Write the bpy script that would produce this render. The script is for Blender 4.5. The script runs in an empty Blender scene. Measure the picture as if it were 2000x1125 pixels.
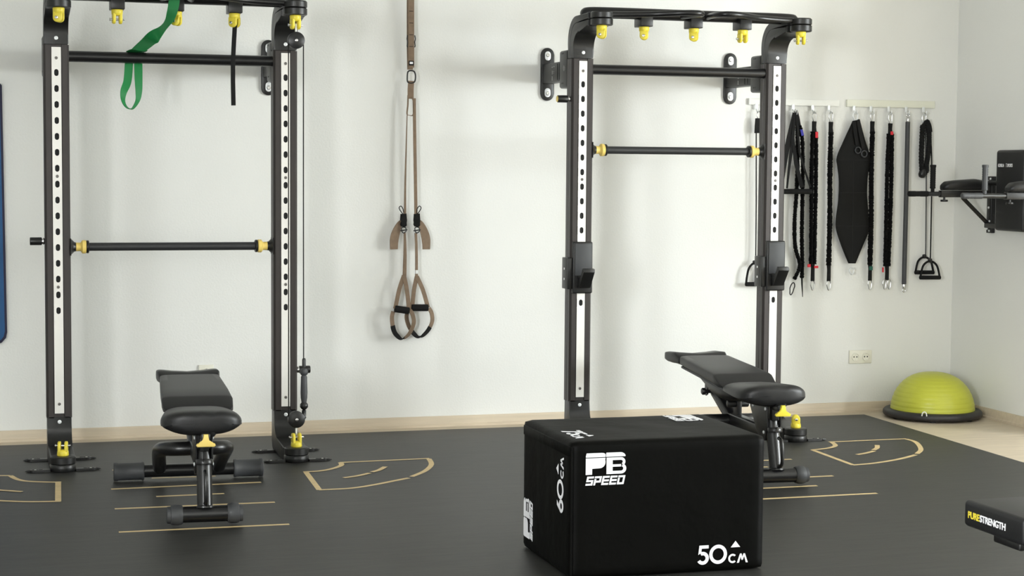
import bpy, bmesh, math, random
from mathutils import Vector, Matrix
C = bpy.context.scene
COL = C.collection
random.seed(7)
PI = math.pi

# ------------------------------------------------------------------ camera
F_PX = 3479.77
CAM = Vector((0.0, -9.71912, 1.46848))
FWD = Vector((0.2904, 0.95453, -0.0674)).normalized()
RGT = Vector((0.95683, -0.29054, 0.00796)).normalized()
UPV = RGT.cross(FWD).normalized()
cd = bpy.data.cameras.new('camera')
cam = bpy.data.objects.new('camera', cd)
COL.objects.link(cam)
cd.sensor_width = 36.0
cd.lens = F_PX / 2000.0 * 36.0
cd.clip_start = 0.05
M = Matrix((RGT, UPV, -FWD)).transposed().to_4x4()
M.translation = CAM
cam.matrix_world = M
C.camera = cam

# ------------------------------------------------------------------ world, light, exposure
C.view_settings.view_transform = 'Standard'
C.view_settings.look = 'None'
C.view_settings.gamma = 1.0
C.view_settings.exposure = 0.0
w = bpy.data.worlds.new('daylight')
C.world = w
w.use_nodes = True
w.node_tree.nodes['Background'].inputs[0].default_value = (0.80, 0.90, 1.0, 1)
w.node_tree.nodes['Background'].inputs[1].default_value = 1.6


def area(name, loc, rot, sx, sy, power, col):
    l = bpy.data.lights.new(name, 'AREA')
    l.shape = 'RECTANGLE'
    l.size, l.size_y, l.energy, l.color = sx, sy, power, col
    o = bpy.data.objects.new(name, l)
    o.location = loc
    o.rotation_euler = rot
    COL.objects.link(o)
    return o


# daylight entering through the windows of the right wall, plus an added fill at the left wall
area('window_daylight', (9.33, -5.1, 1.80), (0, PI / 2, 0), 1.7, 1.8, 500, (0.93, 0.985, 1.0))
area('window_daylight', (9.33, -8.1, 1.80), (0, PI / 2, 0), 1.7, 1.8, 300, (0.93, 0.985, 1.0))
area('window_daylight', (-2.73, -9.4, 1.80), (0, -PI / 2, 0), 1.7, 1.8, 620, (0.97, 0.99, 1.0))  # added fill to lift the right wall; no such window is known

# ------------------------------------------------------------------ materials
def mat(name, col, rough=0.5, metal=0.0, spec=0.5, bump=0.0, bscale=60.0, var=0.0, vscale=5.0, coat=0.0, stretch=None, bdist=0.002):
    m = bpy.data.materials.new(name)
    m.use_nodes = True
    nt = m.node_tree
    b = nt.nodes['Principled BSDF']
    b.inputs['Base Color'].default_value = (*col, 1)
    b.inputs['Roughness'].default_value = rough
    b.inputs['Metallic'].default_value = metal
    b.inputs['Specular IOR Level'].default_value = spec
    b.inputs['Coat Weight'].default_value = coat
    tc = nt.nodes.new('ShaderNodeTexCoord')
    mp = nt.nodes.new('ShaderNodeMapping')
    nt.links.new(tc.outputs['Object'], mp.inputs['Vector'])
    if stretch:
        mp.inputs['Scale'].default_value = stretch
    if bump:
        n = nt.nodes.new('ShaderNodeTexNoise')
        n.inputs['Scale'].default_value = bscale
        n.inputs['Detail'].default_value = 4
        bp = nt.nodes.new('ShaderNodeBump')
        bp.inputs['Strength'].default_value = bump
        bp.inputs['Distance'].default_value = bdist
        nt.links.new(mp.outputs['Vector'], n.inputs['Vector'])
        nt.links.new(n.outputs['Fac'], bp.inputs['Height'])
        nt.links.new(bp.outputs['Normal'], b.inputs['Normal'])
    if True:
        v = nt.nodes.new('ShaderNodeTexNoise')
        v.inputs['Scale'].default_value = vscale
        v.inputs['Detail'].default_value = 5
        r = nt.nodes.new('ShaderNodeValToRGB')
        k = var if var else 0.04
        r.color_ramp.elements[0].position = 0.3
        r.color_ramp.elements[1].position = 0.7
        r.color_ramp.elements[0].color = (*[c * (1 - k) for c in col], 1)
        r.color_ramp.elements[1].color = (*[min(1, c * (1 + k)) for c in col], 1)
        nt.links.new(mp.outputs['Vector'], v.inputs['Vector'])
        nt.links.new(v.outputs['Fac'], r.inputs['Fac'])
        nt.links.new(r.outputs['Color'], b.inputs['Base Color'])
    return m


WALL = mat('white_woodchip_paint', (0.80, 0.80, 0.765), 0.9, spec=0.15, bump=0.35, bscale=90, var=0.012, vscale=1.5, bdist=0.003)
CEIL = mat('ceiling_paint', (0.82, 0.82, 0.79), 0.95, spec=0.1)
RUBBER = mat('charcoal_mat_rubber', (0.022, 0.022, 0.0195), 0.48, spec=0.46, bump=0.3, bscale=14, var=0.32, vscale=3.0, stretch=(1.2, 9, 1), bdist=0.002)
OAK = mat('pale_oak_laminate', (0.56, 0.475, 0.36), 0.45, bump=0.05, bscale=20, var=0.12, vscale=3.5, stretch=(1.0, 14, 14))
OAKT = mat('pale_oak_trim', (0.60, 0.51, 0.385), 0.5, var=0.07, vscale=3.5, stretch=(1.0, 14, 14))
BLACK = mat('black_powder_coat', (0.008, 0.008, 0.008), 0.38, bump=0.05, bscale=400)
POST = mat('dark_bronze_anodised', (0.034, 0.028, 0.0265), 0.42, metal=0.2, bump=0.03, bscale=300)
CAST = mat('black_satin_casting', (0.009, 0.009, 0.0085), 0.38, bump=0.08, bscale=500)
BMETAL = mat('black_gloss_tube', (0.008, 0.008, 0.0085), 0.30, spec=0.5)
STRIP = mat('brushed_aluminium', (0.78, 0.76, 0.72), 0.5, metal=0.35, var=0.04, vscale=8, stretch=(1, 1, .3))
STEEL = mat('bright_steel', (0.72, 0.72, 0.72), 0.25, metal=1.0)
ZINC = mat('zinc_washer', (0.82, 0.84, 0.84), 0.4, metal=0.35)
YEL = mat('yellow_plastic', (0.80, 0.66, 0.06), 0.38, spec=0.4)
YELP = mat('pale_yellow_plastic', (0.83, 0.62, 0.17), 0.45, spec=0.4)
VINYL = mat('black_upholstery_vinyl', (0.012, 0.012, 0.0125), 0.42, spec=0.38, bump=0.12, bscale=260, var=0.1, vscale=12)
HARN = mat('black_harness_nylon', (0.005, 0.005, 0.0045), 0.6, spec=0.15, bump=0.1, bscale=200)
PADB = mat('black_matt_vinyl', (0.0020, 0.0020, 0.0016), 0.5, spec=0.07, bump=0.35, bscale=9, var=0.15, vscale=6, bdist=0.01)
GREYR = mat('dark_grey_rubber', (0.045, 0.047, 0.05), 0.55)
SCREW = mat('dull_screw_steel', (0.16, 0.15, 0.14), 0.4, metal=0.6)
TUBE = mat('soft_black_bar_sleeve', (0.022, 0.023, 0.024), 0.45)
HOLE = mat('recess_black', (0.004, 0.004, 0.004), 0.8)
GOLD = mat('gold_print', (0.66, 0.50, 0.255), 0.6, var=0.08, vscale=20)
WHITEP = mat('white_print', (0.86, 0.86, 0.88), 0.6)
GREYP = mat('grey_print', (0.30, 0.30, 0.29), 0.6)
YELPR = mat('yellow_print', (0.75, 0.62, 0.05), 0.6)
TAN = mat('tan_webbing', (0.23, 0.165, 0.115), 0.85, spec=0.2, bump=0.4, bscale=500, var=0.1, vscale=40)
WEB = mat('black_webbing', (0.010, 0.010, 0.010), 0.8, spec=0.2, bump=0.4, bscale=500)
RUCHE = mat('black_ruched_fabric', (0.006, 0.006, 0.006), 0.95, spec=0.1, bump=0.6, bscale=300)
GREEN = mat('green_latex', (0.010, 0.20, 0.050), 0.5, spec=0.35)
BLUE = mat('blue_foam', (0.012, 0.075, 0.20), 0.7, bump=0.1, bscale=200)
NAVY = mat('navy_edging', (0.012, 0.010, 0.035), 0.7)
RED = mat('red_fabric', (0.65, 0.02, 0.035), 0.7)
BLUET = mat('blue_tag_fabric', (0.03, 0.03, 0.35), 0.7)
GRNT = mat('dark_green_tag', (0.01, 0.09, 0.06), 0.7)
LIME = mat('lime_vinyl', (0.52, 0.54, 0.055), 0.36, spec=0.45, bump=0.03, bscale=30)
PLAST = mat('black_base_plastic', (0.020, 0.018, 0.019), 0.5)
SOCK = mat('cream_socket_plastic', (0.78, 0.76, 0.65), 0.35)
WPL = mat('white_painted_wood', (0.84, 0.84, 0.80), 0.5)
IVORY = mat('ivory_rail', (0.80, 0.80, 0.68), 0.5)
GLASS = mat('window_glass', (0.9, 0.95, 0.95), 0.05)
GLASS.node_tree.nodes['Principled BSDF'].inputs['Transmission Weight'].default_value = 1.0

# ------------------------------------------------------------------ geometry helpers
class MB:
    def __init__(s):
        s.bm = bmesh.new()

    def box(s, x0, x1, y0, y1, z0, z1, bev=0.0, seg=2):
        b = bmesh.new()
        r = bmesh.ops.create_cube(b, size=1)
        for v in r['verts']:
            v.co = Vector(((x0 + x1) / 2 + v.co.x * (x1 - x0), (y0 + y1) / 2 + v.co.y * (y1 - y0), (z0 + z1) / 2 + v.co.z * (z1 - z0)))
        if bev:
            bmesh.ops.bevel(b, geom=b.edges[:], offset=bev, segments=seg, affect='EDGES', profile=0.5)
        s.merge(b)
        return s

    def merge(s, b, mtx=None):
        mp = {}
        for v in b.verts:
            mp[v] = s.bm.verts.new(mtx @ v.co if mtx else v.co)
        for f in b.faces:
            try:
                s.bm.faces.new([mp[v] for v in f.verts])
            except ValueError:
                pass
        b.free()

    def rings(s, rings, cap=True, closed=False):
        rv = [[s.bm.verts.new(p) for p in r] for r in rings]
        n = len(rv[0])
        m = len(rv)
        for i in range(m if closed else m - 1):
            a, b = rv[i], rv[(i + 1) % m]
            for j in range(n):
                s.bm.faces.new((a[j], a[(j + 1) % n], b[(j + 1) % n], b[j]))
        if cap and not closed:
            s.bm.faces.new(rv[0][::-1])
            s.bm.faces.new(rv[-1])
        return s

    def tube(s, pts, r, n=12, closed=False, flat=1.0):
        pts = [Vector(p) for p in pts]
        m = len(pts)
        rr = r if isinstance(r, (list, tuple)) else [r] * m
        out = []
        prev = None
        for i in range(m):
            if closed:
                t = (pts[(i + 1) % m] - pts[i - 1]).normalized()
            else:
                t = (pts[min(i + 1, m - 1)] - pts[max(i - 1, 0)]).normalized()
            if prev is None:
                a = Vector((0, 0, 1)) if abs(t.z) < 0.9 else Vector((1, 0, 0))
                u = t.cross(a).normalized()
            else:
                u = (prev - t * prev.dot(t)).normalized()
            prev = u
            v = t.cross(u)
            out.append([pts[i] + (u * math.cos(2 * PI * k / n) + v * math.sin(2 * PI * k / n) * flat) * rr[i] for k in range(n)])
        s.rings(out, cap=not closed, closed=closed)
        return s

    def cyl(s, a, b, r, n=24, bev=0.0, r2=None):
        a, b = Vector(a), Vector(b)
        d = (b - a)
        L = d.length
        d.normalize()
        r2 = r if r2 is None else r2
        if bev:
            prof = [(0, r - bev), (bev * .3, r - bev * .3), (bev, r), (L - bev, r2), (L - bev * .3, r2 - bev * .3), (L, r2 - bev)]
        else:
            prof = [(0, r), (L, r2)]
        return s.lathe(a, d, prof, n)

    def lathe(s, o, d, prof, n=32):
        o, d = Vector(o), Vector(d).normalized()
        a = Vector((0, 0, 1)) if abs(d.z) < 0.9 else Vector((1, 0, 0))
        u = d.cross(a).normalized()
        v = d.cross(u)
        s.rings([[o + d * h + (u * math.cos(2 * PI * k / n) + v * math.sin(2 * PI * k / n)) * max(r, 1e-5) for k in range(n)] for h, r in prof])
        return s

    def prism(s, poly, axis, a, b, bev=0.0, seg=2):
        """poly: 2D points; axis 'x' -> (y,z), 'y' -> (x,z), 'z' -> (x,y); extruded from a to b"""
        f = {'x': lambda p, h: (h, p[0], p[1]), 'y': lambda p, h: (p[0], h, p[1]), 'z': lambda p, h: (p[0], p[1], h)}[axis]
        b_ = bmesh.new()
        lo = [b_.verts.new(f(p, a)) for p in poly]
        hi = [b_.verts.new(f(p, b)) for p in poly]
        n = len(poly)
        f0 = b_.faces.new(lo)
        f1 = b_.faces.new(hi)
        for i in range(n):
            b_.faces.new((lo[i], lo[(i + 1) % n], hi[(i + 1) % n], hi[i]))
        if bev:
            eds = list({e for f_ in (f0, f1) for e in f_.edges})
            bmesh.ops.bevel(b_, geom=eds, offset=bev, segments=seg, affect='EDGES', profile=0.5)
        s.merge(b_)
        return s

    def ribbon(s, pts, wdirs, width, thick):
        """flat webbing swept along pts; wdirs: the direction across the width at each point (or one for all)"""
        pts = [Vector(p) for p in pts]
        m = len(pts)
        if not isinstance(wdirs, list):
            wdirs = [wdirs] * m
        ww = width if isinstance(width, list) else [width] * m
        out = []
        for i in range(m):
            t = (pts[min(i + 1, m - 1)] - pts[max(i - 1, 0)]).normalized()
            wd = Vector(wdirs[i])
            wd = (wd - t * wd.dot(t)).normalized()
            nrm = t.cross(wd)
            h, k = ww[i] / 2, thick / 2
            out.append([pts[i] + wd * h + nrm * k, pts[i] - wd * h + nrm * k, pts[i] - wd * h - nrm * k, pts[i] + wd * h - nrm * k])
        s.rings(out)
        return s

    def build(s, name, m, parent=None, smooth=45, mods=None, local=False):
        bmesh.ops.recalc_face_normals(s.bm, faces=s.bm.faces[:])
        if parent is not None and not local:
            o3 = ORG[parent]
            for v in s.bm.verts:
                v.co -= o3
        me = bpy.data.meshes.new(name)
        s.bm.to_mesh(me)
        s.bm.free()
        me.materials.append(m)
        if smooth:
            me.polygons.foreach_set('use_smooth', [True] * len(me.polygons))
            me.set_sharp_from_angle(angle=math.radians(smooth))
        o = bpy.data.objects.new(name, me)
        COL.objects.link(o)
        if parent is not None:
            o.parent = parent
            ORG[o] = ORG[parent]
        else:
            ORG[o] = Vector((0, 0, 0))
        return o


ORG = {}


def spline(pts, n=8, closed=False):
    P = [Vector(p) for p in pts]
    out = []
    m = len(P)
    rng = m if closed else m - 1
    for i in range(rng):
        if closed:
            a, b, c, d = P[i - 1], P[i], P[(i + 1) % m], P[(i + 2) % m]
        else:
            a, b, c, d = P[max(i - 1, 0)], P[i], P[i + 1], P[min(i + 2, m - 1)]
        for k in range(n):
            t = k / n
            out.append(0.5 * ((2 * b) + (c - a) * t + (2 * a - 5 * b + 4 * c - d) * t * t + (3 * b - a - 3 * c + d) * t ** 3))
    if not closed:
        out.append(P[-1])
    return out


def tag(o, label, cat, group=None):
    o['label'] = label
    o['category'] = cat
    if group:
        o['group'] = group
    return o


def thing(name, loc, label, cat, group=None, rz=0.0):
    o = bpy.data.objects.new(name, None)
    o.empty_display_size = 0.1
    o.location = loc
    o.rotation_euler = (0, 0, rz)
    COL.objects.link(o)
    ORG[o] = Vector(loc) if rz == 0.0 else Vector((0, 0, 0))
    return tag(o, label, cat, group)


def struct(o):
    o['kind'] = 'structure'
    return o


def at(x, y, Y):
    """point seen at photo position (x, y) on the vertical plane at distance -Y from the back wall"""
    d = FWD + RGT * ((x - 1000) / F_PX) - UPV * ((y - 562.5) / F_PX)
    return CAM + d * ((Y - CAM.y) / d.y)


def fl(x, y, Z=0.0):
    d = FWD + RGT * ((x - 1000) / F_PX) - UPV * ((y - 562.5) / F_PX)
    return CAM + d * ((Z - CAM.z) / d.z)


def text_part(name, s, size, m, parent, mtx, bold=0.0, shear=0.0, space=1.0, extrude=0.0006, sx=1.0):
    cu = bpy.data.curves.new(name, 'FONT')
    cu.body = s
    cu.size = size
    cu.offset = bold
    cu.shear = shear
    cu.space_character = space
    cu.extrude = extrude
    tmp = bpy.data.objects.new(name + '_tmp', cu)
    COL.objects.link(tmp)
    dg = bpy.context.evaluated_depsgraph_get()
    me = bpy.data.meshes.new_from_object(tmp.evaluated_get(dg))
    COL.objects.unlink(tmp)
    bpy.data.objects.remove(tmp)
    me.transform(mtx @ Matrix.Diagonal((sx, 1, 1, 1)))
    if ORG[parent].length and parent in ORG:
        me.transform(Matrix.Translation(-ORG[parent]))
    me.materials.clear()
    me.materials.append(m)
    o = bpy.data.objects.new(name, me)
    COL.objects.link(o)
    o.parent = parent
    ORG[o] = ORG[parent]
    return o


def frame(o, x, y):
    """matrix whose local x, y are the given directions, at o"""
    x, y = Vector(x).normalized(), Vector(y).normalized()
    z = x.cross(y)
    m = Matrix((x, y, z)).transposed().to_4x4()
    m.translation = Vector(o)
    return m


# ------------------------------------------------------------------ room shell
XL, XR, YB, ZC = -2.6, 5.80, -12.0, 3.1
XF, YP = 9.20, -1.25          # the room widens to the right of a short return wall


def wall_with_holes(name, axis, pos, a0, a1, holes, t=0.14, out=1):
    m = MB()
    p0, p1 = (pos, pos + t * out) if out > 0 else (pos + t * out, pos)

    def slab(u0, u1, z0, z1):
        if u1 - u0 < 1e-4 or z1 - z0 < 1e-4:
            return
        if axis == 'x':
            m.box(p0, p1, u0, u1, z0, z1)
        else:
            m.box(u0, u1, p0, p1, z0, z1)
    cur = a0
    for (h0, h1, z0, z1) in sorted(holes):
        slab(cur, h0, 0, ZC)
        slab(h0, h1, 0, z0)
        slab(h0, h1, z1, ZC)
        cur = h1
    slab(cur, a1, 0, ZC)
    return struct(m.build(name, WALL))


ZW0, ZW1 = .95, 2.65
struct(MB().box(XL, XF, YB, 0, -0.1, 0.0).build('floor', OAK))
struct(MB().box(XL - .14, XF + .14, YB - .14, .14, ZC, ZC + 0.1).build('ceiling', CEIL))
struct(MB().box(XL - .14, XR + .14, 0, .14, 0, ZC).build('wall_back', WALL))
struct(MB().box(XR, XR + .14, YP, 0, 0, ZC).build('wall_right', WALL))
struct(MB().box(XR + .14, XF + .14, YP, YP + .14, 0, ZC).build('wall_recess', WALL))
wall_with_holes('wall_far_right', 'x', XF, YB, YP, [(-6.0, -4.2, ZW0, ZW1), (-9.0, -7.2, ZW0, ZW1)])
wall_with_holes('wall_left', 'x', XL, YB, 0, [(-10.3, -8.5, ZW0, ZW1)], out=-1)  # opening invented for the added fill light
wall_with_holes('wall_front', 'y', YB, XL, XF, [], out=-1)
k = 0
for (ax, p, u0, u1) in (('x', XF, -6.0, -4.2), ('x', XF, -9.0, -7.2), ('x', XL - .09, -10.3, -8.5)):  # the left-wall frame is invented to go with the added fill
    k += 1
    m = MB()
    q = p + .02 if ax == 'x' else p - .07

    def bar(a, b, z0, z1):
        if ax == 'x':
            m.box(q, q + .05, a, b, z0, z1, .004)
        else:
            m.box(a, b, q, q + .05, z0, z1, .004)
    bar(u0, u0 + .05, ZW0, ZW1)
    bar(u1 - .05, u1, ZW0, ZW1)
    bar(u0, u1, ZW0, ZW0 + .05)
    bar(u0, u1, ZW1 - .05, ZW1)
    bar((u0 + u1) / 2 - .03, (u0 + u1) / 2 + .03, ZW0, ZW1)
    struct(m.build('window_%d' % k, WPL))

# skirting board with a quarter-round foot
for nm, ax in (('baseboard_back', 'y'), ('baseboard_right', 'x'), ('baseboard_left', 'l'), ('baseboard_front', 'f')):
    prof = [(0, 0), (.022, 0), (.022, .012), (.016, .016), (.014, .05), (.010, .060), (0, .060)]
    m = MB()
    if ax == 'y':
        m.prism([(-a, b) for a, b in prof], 'x', XL, XR)
    elif ax == 'x':
        m.prism([(XR - a, b) for a, b in prof], 'y', YP, 0)
    elif ax == 'l':
        m.prism([(XL + a, b) for a, b in prof], 'y', YB, 0)
    else:
        m.prism([(YB + a, b) for a, b in prof], 'x', XL, XF)
    struct(m.build(nm, OAKT, smooth=20))

# ------------------------------------------------------------------ floor mat with printed outlines
MT = 0.004
t = thing('floor_mat', (1.2, -5, 0), 'large charcoal rubber floor mat with gold printed outlines, covering the oak floor', 'floor mat')
m = MB()
m.prism([(XL + .02, -.143), (5.134, -.149), (4.78, -11.0), (XL + .02, -11.0)][::-1], 'z', 0.0005, MT, .002, 1)
mat_o = m.build('mat_sheet', RUBBER, t, smooth=20)


def G(x, y):
    p = fl(x, y, MT)
    return Vector((p.x, p.y, 0))


def stroke(pts, w=0.026):
    m = MB()
    P = [G(*q) if not isinstance(q, Vector) else q for q in pts]
    if len(P) > 2:
        P = spline(P, 6)
    L, R = [], []
    for i, p in enumerate(P):
        d = (P[min(i + 1, len(P) - 1)] - P[max(i - 1, 0)]).normalized()
        n = Vector((-d.y, d.x, 0)) * w / 2
        L.append(p + n)
        R.append(p - n)
    for i in range(len(P) - 1):
        q = [L[i], L[i + 1], R[i + 1], R[i]]
        q = [Vector((v.x, v.y, MT + 0.0006)) for v in q]
        m.bm.faces.new([m.bm.verts.new(v) for v in q])
    return m


def outline(strokes):
    m = MB()
    for i, s_ in enumerate(strokes):
        m.merge(stroke(s_).bm, Matrix.Translation((0, 0, .00025 * i)))
    return m.build('printed_outline', GOLD, t, smooth=0)


def Z1(L, s_, ox, oy):
    return [(ox + a / s_, oy + b / s_) for a, b in L]


A_ = [[(150, 408), (255, 548)], [(250, 548), (500, 535), (700, 505), (850, 475), (955, 455)], [(975, 445), (1080, 400), (1130, 350), (1110, 305)],
      [(1115, 303), (415, 335)], [(420, 335), (425, 358), (350, 385), (250, 402), (130, 409)], [(445, 455), (550, 440), (650, 418)], [(665, 410), (720, 395), (770, 368)]]
outline([Z1(q, 4.0, 560, 820) for q in A_])
C_ = [[(545, 505), (955, 657)], [(945, 657), (1150, 640), (1400, 600), (1580, 555)], [(1590, 545), (1630, 500), (1580, 430), (1480, 397)],
      [(1485, 395), (710, 428)], [(740, 430), (775, 465), (700, 490), (540, 508)], [(990, 555), (1080, 540), (1165, 518)], [(1155, 510), (1192, 488), (1192, 460)]]
outline([Z1(q, 5.115, 1480, 780) for q in C_])
D_ = [[(-120, 716), (60, 716)], [(62, 716), (110, 740), (190, 752), (372, 757)], [(355, 753), (355, 875)], [(370, 873), (150, 876), (-150, 862)], [(-80, 800), (135, 815)]]
outline([Z1(q, 3.125, 0, 700) for q in D_])
dX = Vector((2.72, 0, 0))
outline([[G(*q) + dX for q in Z1(s_, 3.125, 0, 700)] for s_ in D_])


def line_px(x0, y0, x1, y1):
    a, b = G(x0, y0), G(x1, y1)
    return a, b


for pa, pb in (((232, 1039.5), (565, 1024)), ((224, 994), (537, 981)), ((305, 970), (438, 964)), ((217, 955.5), (510, 942)), ((296, 934), (421, 930))):
    stroke([pa, pb]).build('printed_line', GOLD, t, smooth=0)
for (ex, ey, Ln) in ((500, 907, .69), (1713, 963.5, .69), (1596, 948.7, .30), (1627, 929.5, .69), (1546, 897, .69), (1500, 912, .3)):
    b = G(ex, ey)
    stroke([b - Vector((Ln, 0, 0)), b]).build('printed_line', GOLD, t, smooth=0)

# ------------------------------------------------------------------ racks
YF = -0.700   # front face of the uprights
ZH0, ZH1, NH = 1.914, 0.748, 16


def capsule(cx, cz, w, h, n=6):
    r = w / 2
    pts = []
    for k in range(n + 1):
        a = PI * k / n
        pts.append((cx + r * math.cos(a), cz + (h / 2 - r) + r * math.sin(a)))
    for k in range(n + 1):
        a = PI + PI * k / n
        pts.append((cx + r * math.cos(a), cz - (h / 2 - r) + r * math.sin(a)))
    return pts


def holed_strip(cx, z0, z1, holes, w=0.045, yf=YF - 0.0025, yb=YF + 0.001):
    m = MB()
    bm = m.bm
    hs = sorted(holes)
    cur = z0
    for hz in hs:
        lo, hi = hz - 0.022, hz + 0.022
        if lo > cur:
            m.box(cx - w / 2, cx + w / 2, yf, yb, cur, lo)
        cap = capsule(cx, hz, 0.021, 0.034)
        n = len(cap)
        rect = []
        for (px, pz) in cap:
            dx, dz = px - cx, pz - hz
            s_ = min((w / 2) / abs(dx) if abs(dx) > 1e-6 else 1e9, 0.022 / abs(dz) if abs(dz) > 1e-6 else 1e9)
            rect.append((cx + dx * s_, hz + dz * s_))
        # push corner samples out to the true corners
        for sx in (-1, 1):
            for sz in (-1, 1):
                c = (cx + sx * w / 2, hz + sz * 0.022)
                i = min(range(n), key=lambda q: (rect[q][0] - c[0]) ** 2 + (rect[q][1] - c[1]) ** 2)
                rect[i] = c
        vi = [bm.verts.new((a, yf, b)) for a, b in cap]
        vb = [bm.verts.new((a, yb, b)) for a, b in cap]
        vo = [bm.verts.new((a, yf, b)) for a, b in rect]
        for i in range(n):
            j = (i + 1) % n
            bm.faces.new((vi[i], vi[j], vo[j], vo[i]))
            bm.faces.new((vi[i], vb[i], vb[j], vi[j]))
        cur = hi
    m.box(cx - w / 2, cx + w / 2, yf, yb, cur, z1)
    return m


def bezier_arc(cy, cz, r, a0, a1, n=10):
    return [(cy + r * math.cos(math.radians(a0 + (a1 - a0) * k / n)), cz + r * math.sin(math.radians(a0 + (a1 - a0) * k / n))) for k in range(n + 1)]


def clevis(X, Y, Z, rz, up, parent, name='hook_clevis'):
    """yellow two-pronged clevis; up=-1 hangs, +1 stands; returns the object"""
    m = MB()
    d = Vector((0, 0, up))
    R = Matrix.Translation((X, Y, Z)) @ Matrix.Rotation(rz, 4, 'Z') @ Matrix.Diagonal((1.18, 1.18, 1.05, 1))
    b = MB()
    b.lathe((0, 0, 0), d, [(0, .022), (.004, .0235), (.02, .0225), (.026, .018), (.028, .010)], 24)
    for s_ in (-1, 1):
        pr = []
        w = .0185
        z0 = .018
        z1 = .047
        pts = [(-w, z0 * up), (-w, z1 * up)] + [(w * math.cos(PI - PI * k / 8), (z1 + w * math.sin(PI * k / 8)) * up) for k in range(1, 8)] + [(w, z1 * up), (w, z0 * up)]
        b.prism([(p[0], p[1]) for p in pts], 'x', s_ * .0075, s_ * .0195, .003)
    m.merge(b.bm, R)
    o = m.build(name, YEL, parent)
    p = MB()
    q = MB()
    q.cyl((-.031, 0, .045 * up), (.031, 0, .045 * up), .0045, 12, .001)
    q.cyl((-.031, 0, .045 * up), (-.027, 0, .045 * up), .007, 12, .001)
    p.merge(q.bm, R)
    p.build('pin', STEEL, o)
    return o


def screw(m, X, Y, Z, r=.008):
    m.lathe((X, Y, Z), (0, -1, 0), [(0, r), (.002, r), (.003, r * .8), (.003, r * .4), (.001, r * .35)], 16)


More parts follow.
